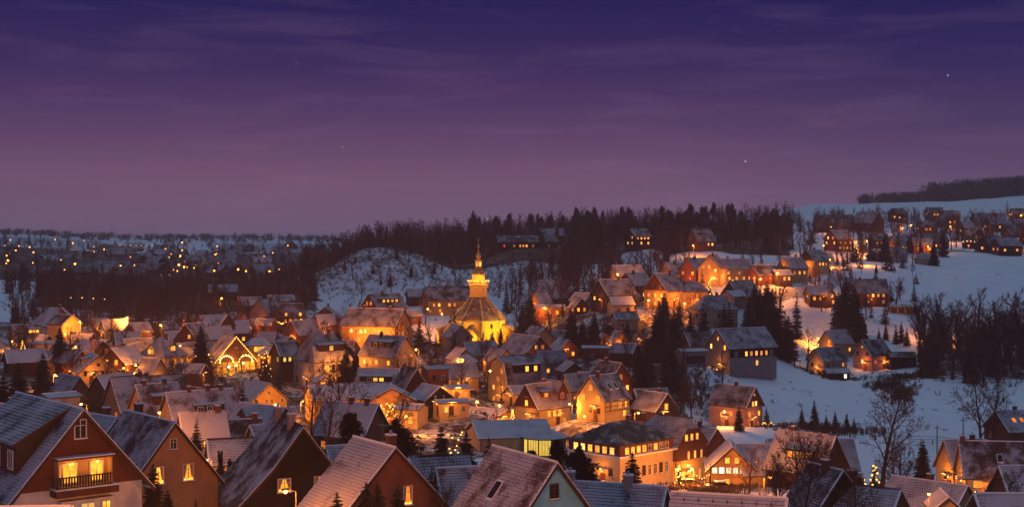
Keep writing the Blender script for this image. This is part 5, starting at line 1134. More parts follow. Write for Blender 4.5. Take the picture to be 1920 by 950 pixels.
for a in [
 # evergreens of the near slope
 ('sn', 'ragged spruce against the tan house wall right of the loggia house', 287, 866, 113), ('sn', 'small snow dusted spruce at the foot of the tan house', 314, 914, 108), ('s', 'tiny spruce tip at the bottom edge below the tan house', 367, 931, 112),
 ('s', 'slim spruce in front of the white roofed yellow house', 369, 782, 188), ('sn', 'broad black conifer at the left edge behind the brown house', 34, 676, 232), ('sn', 'shaggy dark conifer beside the broad black one', 6, 700, 215), ('sn', 'dark conifer right of the black left edge conifers', 80, 659, 262),
 ('s', 'spruce beside the small lamp left of the patterned roofs', 156, 712, 246), ('s', 'second spruce near the small lamp with a bent tip', 186, 737, 232), ('s', 'spruce before the dark cottage roof', 172, 748, 200),
 ('s', 'left one of the tall spruce pair behind the dark patterned roof', 432, 716, 272), ('s', 'right one of the tall spruce pair behind the dark patterned roof', 455, 713, 268),
 ('t', 'left thuja between the tan house and the black house', 413, 844, 158), ('t', 'right thuja between the tan house and the black house', 431, 848, 156),
 ('r', 'dark dense conifer before the bluish snow roof', 655, 776, 170), ('r', 'dark round conifer behind the red brown house', 748, 783, 166), ('s', 'small spruce between two dark conifers at the blue roof', 685, 802, 190),
 ('sn', 'bristly spruce below the roof of the red brown house', 632, 918, 97), ('sn', 'left of three dark spruces under the red brown gable', 686, 899, 100), ('sn', 'middle one of three dark spruces under the red brown gable', 708, 902, 97), ('sn', 'right one of three dark spruces under the red brown gable', 746, 905, 95),
 ('s', 'slim spruce at the corner of the red brown house', 810, 867, 121), ('sn', 'large dark spruce left in the row above the low cottage', 828, 796, 182), ('sn', 'second dark spruce in the row above the low cottage', 874, 805, 176), ('s', 'third spruce in the row before the flat hall', 916, 815, 172), ('s', 'small spruce at the flat hall edge', 956, 833, 168),
 ('r', 'big dark evergreen before the hotel left corner', 1042, 826, 168), ('r', 'big dark evergreen right of the glass pavilion', 1084, 834, 162), ('sn', 'dark fir with a yellow light before the hotel front', 1186, 844, 148), ('r', 'dark evergreen mass left of the hotel bay window', 1000, 845, 160),
 # middle
 ('s', 'tall spruce in front of the brown gabled meadow house', 1386, 754, 312), ('s', 'spruce beside the light garland of the meadow house', 1437, 760, 332),
 ('sn', 'wide black spruce towering left of the bulb lit restaurant', 377, 609, 366), ('r', 'round dark bush before the pointed villa', 290, 676, 352), ('s', 'small spruce before the pointed villa', 309, 695, 318), ('s', 'small spruce before the cream gable', 216, 695, 318), ('sn', 'dark tree beside the brightest left street lamp', 112, 612, 352),
 ('s', 'spruce left of the mansion annex', 186, 634, 380), ('sn', 'dark evergreen right of the mansion roof', 634, 618, 392), ('r', 'dark round evergreen behind the mansion corner', 650, 642, 380),
 ('s', 'slim spruce left of the church annex', 786, 592, 424), ('sl', 'snowy little spruce beside the church lane', 817, 624, 424), ('s', 'dark spruce at the left flank of the church', 852, 581, 458), ('s', 'small dark spruce before the grey gabled house', 852, 627, 410),
 ('s', 'left small spruce lit by the church wall', 923, 617, 446), ('s', 'right small spruce lit by the church wall', 939, 614, 442), ('s', 'spruce at the right church annex', 967, 604, 448), ('sl', 'thin brown conifer right of the church tower', 950, 526, 528),
 ('sn', 'broad dark spruce crown behind the brown chalet', 994, 549, 462), ('s', 'dark spruce beside the broad one behind the chalet', 978, 562, 455), ('sl', 'dark spruce left of the tall black spruce', 1055, 560, 462), ('sn', 'tall black spruce right of the chalet', 1071, 576, 416), ('sn', 'second tall black evergreen above the half timbered house', 1114, 584, 412), ('s', 'little spruce at the chalet corner', 1052, 660, 392),
 ('sn', 'tall dark spruce right of the half timbered house', 1199, 645, 352), ('sn', 'tall dark tree left of the snow meadow', 1256, 630, 366), ('sn', 'dark conifer clump above the pink lane', 1246, 547, 440), ('s', 'spruce among the gardens below the forest foot', 1177, 598, 428), ('s', 'spruce left of the grey villa wall', 1320, 566, 412), ('s', 'left spruce before the grey villa', 1358, 567, 408), ('s', 'right spruce before the grey villa', 1367, 563, 406),
 ('sn', 'leftmost of the big dark evergreens beside the barn', 1415, 530, 452), ('sn', 'middle one of the big dark evergreens beside the barn', 1438, 524, 448), ('sl', 'right one of the big dark evergreens beside the barn', 1462, 536, 444), ('sl', 'thin dark spruce behind the barn gable end', 1455, 575, 425), ('sl', 'slim spruce left of the snow roofed pair', 1494, 545, 462), ('sl', 'dark spruce right of the barn', 1472, 580, 430),
 ('sn', 'huge dark spruce on the slope left of the garages', 1587, 516, 468), ('s', 'spruce at the brick house gable', 1642, 500, 535), ('s', 'lone spruce in the upper snow', 1678, 510, 602), ('sn', 'dark fir below the huge spruce', 1618, 590, 466), ('s', 'fir behind the orange meadow house', 1648, 613, 466), ('s', 'fir right behind the orange meadow house roof', 1661, 604, 468), ('s', 'first of three firs at the meadow edge', 1680, 608, 464), ('s', 'second of three firs at the meadow edge', 1690, 600, 466), ('s', 'third of three firs at the meadow edge', 1700, 612, 462),
 ('s', 'large fir at the left of the lower meadow hedge', 1527, 746, 326), ('s', 'fir left beside the large hedge fir', 1503, 760, 326), ('s', 'short fir in the lower meadow hedge', 1549, 774, 324), ('s', 'slim fir in the lower meadow hedge', 1566, 767, 324), ('t', 'round topped fir in the lower meadow hedge', 1588, 775, 322), ('s', 'rightmost fir in the lower meadow hedge', 1601, 780, 322), ('sn', 'dense spruce left of the yellow dormer house', 1730, 822, 236),
 ('sn', 'dark spruce squeezed between the two tall black evergreens', 1092, 596, 414), ('sn', 'dark spruce left of the pink lane trees', 1236, 566, 402), ('sn', 'dark spruce right of the pink lane trees', 1264, 580, 396), ('sn', 'broad spruce over the pink lane', 1212, 632, 368), ('sn', 'dark spruce above the flat red brown garage', 1140, 600, 436), ('sn', 'black spruce in the big group behind the barn, third from its left', 1426, 540, 440), ('sn', 'black spruce in the big group behind the barn, tallest at its front', 1449, 538, 434), ('sn', 'outer left spruce of the big group behind the barn', 1404, 556, 430), ('sn', 'outer right spruce of the big group behind the barn', 1478, 590, 426), ('sn', 'spruce leaning on the left of the huge slope spruce', 1572, 545, 472), ('sn', 'spruce at the right foot of the huge slope spruce', 1604, 538, 470), ('sn', 'dark spruce behind the mansion, lower one', 668, 658, 364), ('sn', 'dark spruce among the bare trees at the mansion corner', 648, 652, 366), ('sn', 'dark spruce left of the church lane', 742, 640, 392), ('sn', 'dark spruce between school and church', 846, 588, 492), ('sn', 'dark spruce in the upper left park', 262, 560, 480), ('sn', 'tall spruce at the ridge end left of the mound', 575, 455, 640), ('sn', 'dark pointed spruce at the ridge gap', 640, 462, 700), ('sn', 'ragged lone spruce high above the ridge skyline', 887, 393, 700), ('sn', 'spruce on the left slope behind the villa', 130, 560, 470), ('sn', 'dark spruce left of the grey villa', 30, 560, 478),
 # right hill
 ('s', 'spruce left of the brown hill farmhouse', 1547, 459, 640), ('s', 'spruce below the brown hill farmhouse', 1570, 476, 610), ('s', 'small spruce below the farmhouse wall', 1582, 478, 606), ('s', 'dark spruce right of the hill farmhouse', 1600, 456, 622), ('s', 'tall spruce left of the twin windows', 1616, 433, 662), ('s', 'spruce right of the twin windows', 1632, 443, 640), ('sn', 'big spruce before the pink hill house', 1660, 436, 634), ('sn', 'dark spruce right of the pink hill house', 1706, 437, 672), ('s', 'dark spruce above the upper meadow', 1726, 443, 662), ('sn', 'wide spruce at the upper meadow corner', 1751, 450, 628), ('s', 'tall spruce beside the low lit building', 1768, 427, 660), ('sn', 'spruce standing in the upper meadow garden', 1643, 494, 590)]: tree_at(*a)
for a in [
 ('bn', 'tall bare tree in front of the yellow lit hall', 645, 668, 252), ('b', 'thin bare tree left of the tall bare tree', 582, 706, 214), ('b', 'crooked thin bare tree before the yellow hall', 606, 720, 205), ('bn', 'bare round tree glowing before the orange gable', 742, 726, 268),
 ('bn', 'bare ash tree in the lower right garden', 1652, 706, 236), ('bn', 'rounded bare tree above the pink roofs at lower right', 1690, 815, 196), ('bn', 'large bare tree standing on the snow meadow', 1838, 690, 296), ('bn', 'twin stemmed bare tree beside the large meadow tree', 1858, 700, 300),
 ('b', 'bare tree before the orange long house', 746, 582, 408), ('b', 'bare tree before the dormer house', 760, 655, 340), ('b', 'bare tree by the mansion wall', 650, 668, 362), ('b', 'bare tree by the school gable', 798, 545, 492), ('bn', 'wide bare lime tree above the garages', 1711, 494, 590),
 ('b', 'bare tree before the market hall snow roof', 1405, 832, 220), ('bn', 'bare tree hiding the snow roofed barn', 1455, 845, 206), ('bn', 'dark bare tree at the lower right barn', 1520, 815, 198), ('bn', 'bare tree in front of the dark boarded house', 1555, 828, 160), ('b', 'slim bare tree in the restaurant yard', 325, 655, 380),
 ('b', 'bare tree on the orange street garden', 1305, 540, 448), ('b', 'young bare tree at the meadow edge', 1355, 668, 372), ('b', 'bare sapling below the barn', 1300, 690, 350), ('b', 'bare sapling left below the barn', 1315, 694, 346), ('bn', 'bare fruit tree below the barn', 1340, 704, 344), ('b', 'bare sapling on the garden slope', 1288, 690, 352), ('b', 'bare tree right of the barn end', 1490, 622, 420), ('b', 'bare tree at the lamp by the meadow trio', 1513, 610, 424),
 ('l', 'first larch right of the garages', 1728, 556, 446), ('l', 'second larch right of the garages', 1735, 566, 440), ('l', 'tall larch in the right wood edge', 1758, 545, 440), ('l', 'larch beside the tall right larch', 1768, 552, 446), ('l', 'tallest birch of the right wood', 1832, 536, 450), ('l', 'birch with a rounded top in the right wood', 1855, 548, 452), ('l', 'birch near the right edge', 1890, 536, 448), ('bn', 'broad dark bare tree at the lower right barns', 1505, 800, 190), ('bn', 'second broad dark bare tree at the lower right barns', 1545, 806, 184), ('bn', 'bare tree left of the yellow twin houses', 1665, 835, 188), ('bn', 'bare tree before the pink barn roof', 1872, 868, 150), ('bn', 'tangled bare tree over the lower right roofs', 1500, 846, 138), ('bn', 'wide bare tree at the bottom edge of the lower right gardens', 1603, 868, 142), ('bn', 'bare tree close to the low roof below the inn yard', 1448, 862, 140), ('bn', 'dark bare tree left of the light tree garden', 1566, 850, 172), ('b', 'bare tree in pot garden right of the dark spruce trio', 830, 900, 112)]: tree_at(*a)

CLEAR = [(1255, 1345, 560, 642), (1150, 1220, 560, 640), (890, 1030, 600, 690), (960, 1065, 640, 735), (1440, 1520, 400, 520), (1165, 1420, 480, 520)]
def wood(label, group, n, pxr, Dr, kinds, hr, stuff=None, wide=(.9, 1.2), parts=False, lim=None, bias=1.0, auto=False):
    """trees of a wood, spread over a piece of ground; individuals, or one joined mass"""
    SV, SF, SM, base = [], [], [], 0; k = 0; tries = 0
    while k < n and tries < n * 30:
        tries += 1; D = Dr[0] + (Dr[1] - Dr[0]) * TR.random() ** bias; px = TR.uniform(*pxr)
        if any(a <= px <= b and d0 <= D <= d1 for a, b, d0, d1 in CLEAR) and TR.random() < .85: continue
        x, y = (px - CX) / F * D, D
        if lim and not lim(px, D): continue
        if not clear_of_houses(x, y, 1.0): continue
        kind = TR.choice(kinds); h = TR.uniform(*hr); w_ = TR.uniform(*wide)
        if kind in ('s', 'sf', 'sl', 'sn'): h *= .95
        if stuff is None: tree(kind, (auto and describe(f"{dict(s='spruce', l='slim bare tree').get(kind, 'bare tree')}", x, y, ('', 'tall', 'small', 'forked', 'crooked'))) or label, x, y, h, group, w_, parts); k += 1; continue
        tm, cm = TR.choice(T[kind]); key = (cm.name, 'np')
        if key not in T:
            n0 = len(cm.vertices); V = np.array([v.co[:] for v in cm.vertices] + [v.co[:] for v in tm.vertices]); Fc = [tuple(p.vertices) for p in cm.polygons] + [tuple(i + n0 for i in p.vertices) for p in tm.polygons]
            T[key] = (V, Fc, len(cm.polygons))
        V, Fc, nc = T[key]; a = TR.uniform(0, 6.28); ca, sa = math.cos(a), math.sin(a); z = ground(x, y)
        W_ = np.stack([(V[:, 0] * ca - V[:, 1] * sa) * h * w_ + x, (V[:, 0] * sa + V[:, 1] * ca) * h * w_ + y, V[:, 2] * h + z], 1)
        SV.append(W_); SF += [tuple(i + base for i in f) for f in Fc]; m = 1 if kind[0] in 'blf' and kind != 'sf' else 0; SM += [m] * len(Fc); base += len(V); k += 1
    if stuff:
        me = fast_mesh(stuff, np.concatenate(SV).tolist(), SF, ['needles', 'twig'], SM); o = put(stuff, me); o['kind'] = 'stuff'; o['label'] = label
    return
g1 = 'bare trees on the wooded ridge'
wood('bare tree on the wooded ridge behind the mound', g1, 40, (575, 890), (690, 790), 'b', (12, 19), None, (.85, 1.1))
wood('tall dark forest tree on the ridge skyline', 'forest trees along the ridge skyline', 64, (890, 1480), (650, 800), ['s', 's', 'p', 'b'], (12, 19))
wood('dense winter forest covering the ridge', None, 330, (570, 900), (690, 900), ['bf', 'bf', 'bf', 'sf'], (7, 17), 'ridge_forest')
wood('dark mixed forest covering the ridge to the right', None, 430, (880, 1490), (645, 940), ['bf', 'sf', 'bf', 'bf', 'p'], (7, 16.5), 'mixed_forest')
wood('bare tree at the front of the dark wood', 'trees at the front of the dark left wood', 48, (60, 600), (560, 600), ['b', 'b', 's'], (7, 13))
wood('dark wood across the left valley side', None, 380, (10, 595), (560, 690), ['bf', 'bf', 'bf', 'sf'], (7, 11.5), 'dark_wood')
wood('dark leafless park trees between the left houses and the wood', None, 150, (20, 560), (455, 565), ['bf', 'bf', 'b', 'sf'], (7, 12), 'park_trees')
wood('thin bare tree on the snowy spoil mound', 'thin trees on the spoil mounds', 60, (640, 1030), (575, 690), ['b', 'l'], (7, 15))
wood('small spruce on the snowy spoil mound', 'small spruces on the spoil mound', 9, (600, 830), (590, 640), ['s'], (3.5, 8))
wood('bare tree in the woods behind the villa', 'bare trees behind the villa', 48, (960, 1300), (545, 640), ['b', 'b', 'l'], (9, 17), auto=True)
wood('leafless tree in the dense right wood', 'trees of the right wood', 56, (1715, 1950), (402, 470), ['b', 'l', 'b', 'l', 's'], (7, 21), None, (1.0, 1.4))
wood('dense leafless right wood', None, 34, (1790, 1960), (412, 470), ['bf', 'bf', 'bf', 'bf', 'sf'], (6, 18), 'right_wood', (1.0, 1.4))
wood('grey winter forest on the far right hill, rising to the right', None, 420, (1745, 1990), (1490, 1900), ['bf', 'bf', 'sf'], (10, 25), 'hill_forest', (1.6, 2.8))
wood('low end of the grey winter forest on the far right hill', None, 240, (1610, 1770), (1500, 1820), ['bf', 'bf', 'sf'], (5, 14), 'hill_forest_edge', (1.6, 2.8), False, lambda px, D: TR.random() < .3 + .7 * (px - 1610) / 160)
wood('hazy tree clumps over the right hill gardens', None, 130, (1490, 1935), (625, 960), ['bf', 'bf', 'sf'], (6, 13), 'hill_trees', (1.0, 1.5), False, lambda px, D: D > 690 or px < 1720)
wood('hazy trees scattered through the far left valley', None, 330, (-20, 575), (740, 1500), ['bf', 'bf', 'sf'], (5, 10), 'valley_trees', (1.0, 1.4))
wood('hazy forest strip on the far left skyline', None, 420, (-20, 640), (1750, 2500), ['bf', 'bf', 'sf'], (4, 11), 'skyline_forest', (2.0, 3.4))
wood('leafless garden tree in the village', 'leafless garden trees in the village', 92, (20, 1300), (320, 520), ['b', 'b', 'l'], (5, 11), auto=True)
wood('hazy bare tree on the right hill', 'bare trees on the right hill', 54, (1500, 1935), (610, 930), ['b', 'l', 'b'], (9, 16), None, (.8, 1.1), False, lambda px, D: D > 690 or px < 1720)
wood('dark winter trees crowding the gaps between the village houses', None, 190, (10, 1310), (318, 500), ['bf', 'bf', 'bf', 'sf'], (4.5, 9.5), 'village_trees')
wood('dark winter trees on the right slope between the houses', None, 60, (1390, 1720), (436, 615), ['bf', 'sf', 'bf', 'sf'], (5, 12), 'slope_trees')
wood('dark leafless trees on the wooded bank right of the church', None, 120, (960, 1330), (480, 640), ['bf', 'bf', 'sf'], (8, 14), 'bank_trees')
wood('leafless tree below the orange street', 'trees below the orange street', 22, (1120, 1480), (400, 455), ['b', 's', 'b'], (6, 12), auto=True)

def brush(label, name, n, spots):
    """low winter scrub: tufts of upright twigs"""
    V, Fc = [], []
    for k in range(n):
        p0, d0, rp, rd, h0 = TR.choice(spots); px = p0 + TR.gauss(0, rp); D = d0 + TR.gauss(0, rd); x, y = (px - CX) / F * D, D
        if not clear_of_houses(x, y, -1.0): continue
        z = ground(x, y)
        for j in range(9):
            b = Vector((x + TR.gauss(0, .35), y + TR.gauss(0, .35), z - .05)); t = b + Vector((TR.gauss(0, .4), TR.gauss(0, .4), h0 * TR.uniform(.5, 1.2))); sd = Vector((TR.gauss(0, .06), TR.gauss(0, .06), 0)); i = len(V)
            V += [tuple(b - sd), tuple(b + sd), tuple(t)]; Fc.append((i, i + 1, i + 2))
            m = b.lerp(t, .5); t2 = m + Vector((TR.gauss(0, .35), TR.gauss(0, .35), h0 * .35)); i = len(V); V += [tuple(m - sd), tuple(m + sd), tuple(t2)]; Fc.append((i, i + 1, i + 2))
    o = put(name, fast_mesh(name, V, Fc, ['brush'])); o['kind'] = 'stuff'; o['label'] = label
brush('brown scrub along the meadow bank', 'undergrowth', 1500, [(1700, 412, 28, 4, 1.3), (1745, 418, 14, 3, 1.3), (1660, 396, 18, 5, 1.5), (1690, 378, 12, 8, 1.6), (1560, 425, 40, 3, .8), (1300, 372, 30, 10, 1.5), (1340, 352, 40, 7, 1.4), (1860, 425, 40, 14, 1.8), (1560, 318, 45, 3, 1.6), (1480, 325, 60, 4, .7)])
brush('dry grass tips in the snow of the meadows', 'meadow_grass', 90, [(1450, 370, 90, 30, .45), (1600, 360, 90, 30, .45), (1780, 370, 60, 35, .5), (1800, 540, 80, 40, .5)])
brush('brown scrub on the spoil mounds', 'mound_undergrowth', 900, [(640, 612, 45, 15, 1.4), (720, 615, 55, 15, 1.2), (780, 640, 40, 15, 1.4), (920, 630, 60, 18, 1.4), (850, 615, 60, 14, 1.6)])
brush('brown garden scrub between the houses', 'garden_undergrowth', 3000, [(300, 520, 130, 25, 1.6), (700, 340, 200, 40, 1.0), (1000, 440, 120, 50, 1.1), (250, 460, 120, 30, 1.3),(300, 400, 140, 50, 1.0), (700, 390, 150, 45, 1.1), (900, 375, 90, 40, 1.1), (1150, 400, 90, 40, 1.2), (1220, 360, 50, 25, 1.2), (1330, 225, 45, 6, 1.1), (160, 300, 90, 40, 1.0)])
# ------------------------------------------------------------------ street lamps, floodlights, fairy lights
LM = {}
def lamp_meshes():
    m = MB(); m.tube((0, 0, -.0), (0, 0, 1), .075, .05, 6, 'metal'); LM['pole'] = m.mesh('pole')
    m = MB(); m.tube((0, 0, 0), (0, -.9, .22), .035, .03, 5, 'metal'); LM['arm'] = m.mesh('arm')
    m = MB(); m.box((0, -1.05, .30), (.26, .62, .12), 'metal'); LM['lamp_head'] = m.mesh('lamp_head')
    m = MB(); m.ball((0, -1.05, .12), .26, 'bulb', 8, 5); LM['bulb'] = m.mesh('bulb')
    m = MB(); m.ball((0, 0, .1), .34, 'bulb_far', 6, 4); LM['far'] = m.mesh('bulb')
lamp_meshes()
LIGHTS = []
def point(name, parent, loc, power, col=(1, .265, .024), rad=.25):
    d = bpy.data.lights.new(name, 'POINT'); d.energy = power; d.color = col; d.shadow_soft_size = rad
    o = bpy.data.objects.new(name, d); COL.objects.link(o); o.parent = parent; o.location = loc; LIGHTS.append(o); return o
def street_lamp(label, px, py, D, power=500, col=(1, .265, .024), group=None):
    p = pix(px, py, D); g = ground(p.x, p.y); h = p.z - g
    if not 3.2 < h < 10: h = min(max(h, 3.5), 9)
    r = thing('street_lamp', label, 'street lamp', (p.x, p.y, g - .05), TR.uniform(-1.2, 1.2), group)
    o = put('pole', LM['pole'], r); o.scale = (1, 1, h); put('arm', LM['arm'], r, (0, 0, h)); put('lamp_head', LM['lamp_head'], r, (0, 0, h)); b_ = put('bulb', LM['bulb'], r, (0, 0, h)); k_ = .55 if D < 200 else .8 if D < 300 else 1.0; b_.scale = (k_,) * 3; b_.location = (0, -1.05 * (1 - k_) * math.cos(0), h + .1 * (1 - k_))
    if power: point('lamp_light', r, (0, -1.05, h - .25), power, col)
    return r
LP = [
 ('street lamp glowing between the small dark cottage and the patterned roofs', 276, 793, 192, 700), ('street lamp beside the spruce left of the patterned roofs', 163, 757, 236, 500), ('street lamp under the windows of the black boarded house', 555, 919, 108, 160), ('street lamp at the foot of the broad orange gable', 759, 779, 284, 700),
 ('street lamp at the left end of the yellow hall', 564, 751, 288, 700), ('street lamp right of the black left edge conifers', 100, 703, 318, 500), ('brightest street lamp at the foot of the glowing lane', 137, 650, 372, 1100), ('street lamp left of the bulb lit restaurant', 347, 670, 378, 700), ('street lamp before the dark wood above the left lane', 303, 609, 440, 600), ('street lamp in the park trees above the lane', 241, 595, 462, 600), ('street lamp at the top of the glowing lane', 151, 603, 420, 900),
 ('tall street lamp with a double head at the wood edge', 413, 559, 520, 900), ('street lamp behind the mansion roof', 631, 637, 398, 700), ('street lamp left of the dormer house', 654, 672, 372, 500), ('street lamp on the church lane bend', 853, 676, 372, 500), ('street lamp below the church lane', 912, 695, 346, 130), ('street lamp by the red glowing shop', 1016, 577, 462, 700), ('street lamp left of the church lane spruces', 785, 655, 388, 300),
 ('street lamp before the bright orange gable', 1341, 521, 494, 1500), ('street lamp before the long brown roofed house', 1421, 515, 494, 1300), ('street lamp at the street bend', 1508, 503, 532, 1300), ('street lamp left of the cream meadow house', 1533, 643, 462, 1100), ('street lamp at the forest house gable', 1301, 460, 628, 500), ('yellow street lamp above the hill farmhouse', 1540, 449, 645, 1300), ('street lamp below the hill farmhouse', 1558, 487, 600, 1600),
 ('street lamp among bare trees on the hill road', 1705, 413, 745, 900), ('brightest hill street lamp among bare trees', 1784, 416, 760, 1500), ('street lamp below the dark hill farmhouse', 1888, 452, 712, 900), ('street lamp at the far right slope', 1914, 404, 900, 900), ('greenish yellow lamp between the hill spruces', 1617, 485, 610, 500),
 ('street lamp in front of the inn', 1300, 888, 226, 900), ('street lamp at the inn corner', 1295, 877, 238, 500), ('street lamp at the hotel end of the inn yard', 1267, 903, 222, 500), ('street lamp under the bare tree right of the market hall', 1432, 909, 212, 600), ('street lamp between the snow roofs at lower right', 1742, 923, 158, 70), ('street lamp beside the light tree garden', 1633, 941, 168, 260), ('street lamp at the yellow twin houses', 1820, 921, 200, 260),
 ('street lamp at the orange terrace of the cafe hall', 893, 752, 318, 500), ('street lamp on the roof terrace lane', 930, 770, 312, 300), ('street lamp behind the red lit side gable', 1073, 762, 296, 400), ('street lamp before the half timbered house', 1098, 779, 284, 300), ('street lamp by the twin roofed cottage', 1190, 773, 286, 300),
 ('street lamp before the yellow gable', 524, 758, 311, 800), ('street lamp in the row behind the restaurant', 470, 612, 455, 700), ('street lamp before the lit brown gable', 590, 614, 452, 700), ('street lamp beside the orange long house', 672, 622, 420, 900), ('street lamp in front of the orange long house', 720, 632, 412, 900), ('street lamp in front of the orange school', 830, 580, 484, 330), ('street lamp at the school corner', 806, 579, 488, 200),
 ('street lamp in the orange guest house yard', 1215, 563, 446, 1200), ('street lamp beside the guest house wing', 1283, 569, 448, 1200), ('street lamp at the left street start', 1158, 514, 508, 700), ('street lamp in the upper street', 1262, 520, 515, 800), ('street lamp by the arched window gable', 1455, 512, 506, 800), ('street lamp behind the wood at right', 1808, 672, 462, 700), ('street lamp in the right wood clearing', 1745, 674, 470, 700), ('street lamp on the pink snow lane', 1180, 664, 392, 600), ('street lamp by the meadow house terrace', 1352, 782, 318, 300), ('street lamp between barn and pink roofed house', 1318, 664, 404, 600),
 ('street lamp before the orange gable at left edge', 52, 772, 160, 300), ('street lamp at the pointed villa', 262, 684, 350, 500), ('street lamp between the left gables', 240, 690, 338, 400), ('street lamp at the left edge houses', 30, 640, 402, 600), ('street lamp by the tall brown gable', 340, 648, 392, 600), ('street lamp at the low pink lit house', 396, 861, 168, 240), ('street lamp beside the diamond patterned roof', 300, 772, 236, 300)]
LP += [(f'street lamp on the upper right hill, {w_}', a_, b_, d_, 500) for w_, a_, b_, d_ in (('at the long grey barn', 1560, 425, 775), ('left of the pink lit house', 1650, 446, 700), ('before the twin windows', 1622, 452, 660), ('at the wide upper meadow spruce', 1740, 462, 680), ('by the long low dark building', 1836, 446, 735), ('at its right end', 1866, 452, 715), ('near the hazy long roof', 1850, 408, 900), ('beside the little hill houses', 1690, 428, 800), ('above the bend of the road', 1590, 440, 720), ('at the right edge road', 1905, 436, 780))]
LP += [(f'added unseen lamp lighting the near fronts from below the frame, {w_}', px_, 1010, 66, pw_) for w_, px_, pw_ in (('at the brown house', -40, 800), ('at the tan house', 330, 800), ('at the black house', 560, 300), ('at the red brown house', 740, 800), ('at the lower right roofs', 1640, 500), ('at the far right roof', 1930, 600))]  # unseen lamps added to throw warm light on the nearest houses
for a in LP: street_lamp(*a[:4], power=min(a[4], 800) * (10 if a[3] > 480 else 13 if a[3] > 250 else 10))
_r = random.Random(9)
for i in range(64):
    px = _r.uniform(5, 575); D = _r.uniform(700, 1300); p = pix(px, 440, D); g = ground(p.x, p.y); h = _r.uniform(5, 8)
    r = thing('street_lamp', 'tiny orange street light in the far left valley', 'street lamp', (p.x, p.y, g), 0, 'distant street lights of the far left valley')
    o = put('pole', LM['pole'], r); o.scale = (1, 1, h); put('bulb', LM['far'], r, (0, 0, h), 0, .6 + 1.0 * _r.random() ** 2)
    if i % 3 == 0: point('lamp_light', r, (0, 0, h), 6000)
# floodlights of the church
def flood(label, ang, dist, z, aim, power, size=1.4):
    a = -math.pi / 2 + RX(ang); x, y = cxx + dist * math.cos(a), CHURCH['D'] + dist * math.sin(a); zz = max(ground(x, y) + .5, cz + z)
    r = thing('floodlight', label, 'floodlight', (x, y, zz if z > 3 else ground(x, y) + .1), 0, 'floodlights round the church')
    m = MB(); m.box((0, 0, .3), (.5, .35, .4), 'metal'); m.tube((0, 0, -.2), (0, 0, .2), .06, .06, 5, 'metal'); m.obj('housing', r)
    d = bpy.data.lights.new('flood_light', 'SPOT'); d.energy = power; d.color = (1, .45, .02); d.spot_size = size; d.spot_blend = .6; d.shadow_soft_size = .3
    o = bpy.data.objects.new('flood_light', d); COL.objects.link(o); o.parent = r; o.location = (0, 0, .65)
    t = Vector((cxx, CHURCH['D'], cz + aim)) - (r.location + Vector((0, 0, .65))); o.rotation_euler = t.to_track_quat('-Z', 'Y').to_euler()
for ang, pw in ((-76, 12000), (-45, 16500), (-8, 12500), (36, 16500), (76, 13000)): flood('small floodlight in the snow facing the church wall', ang, 18.5, 0, 5.2, pw, 1.3)
for ang in (-50, 5, 60): flood('small floodlight aimed at the church tower', ang, 26, 0, 26, 3500, .34)
for k in range(4):
    a = -math.pi / 2 + RX(-68 + 45 * k + 11); point('gallery_light', CHURCH_ROOT, (4.1 * math.cos(a), 4.1 * math.sin(a), 22.6), 520, (1, .40, .05), .15)
    point('eaves_light', CHURCH_ROOT, (10.6 * math.cos(a), 10.6 * math.sin(a), 10.2), 420, (1, .40, .05), .15)

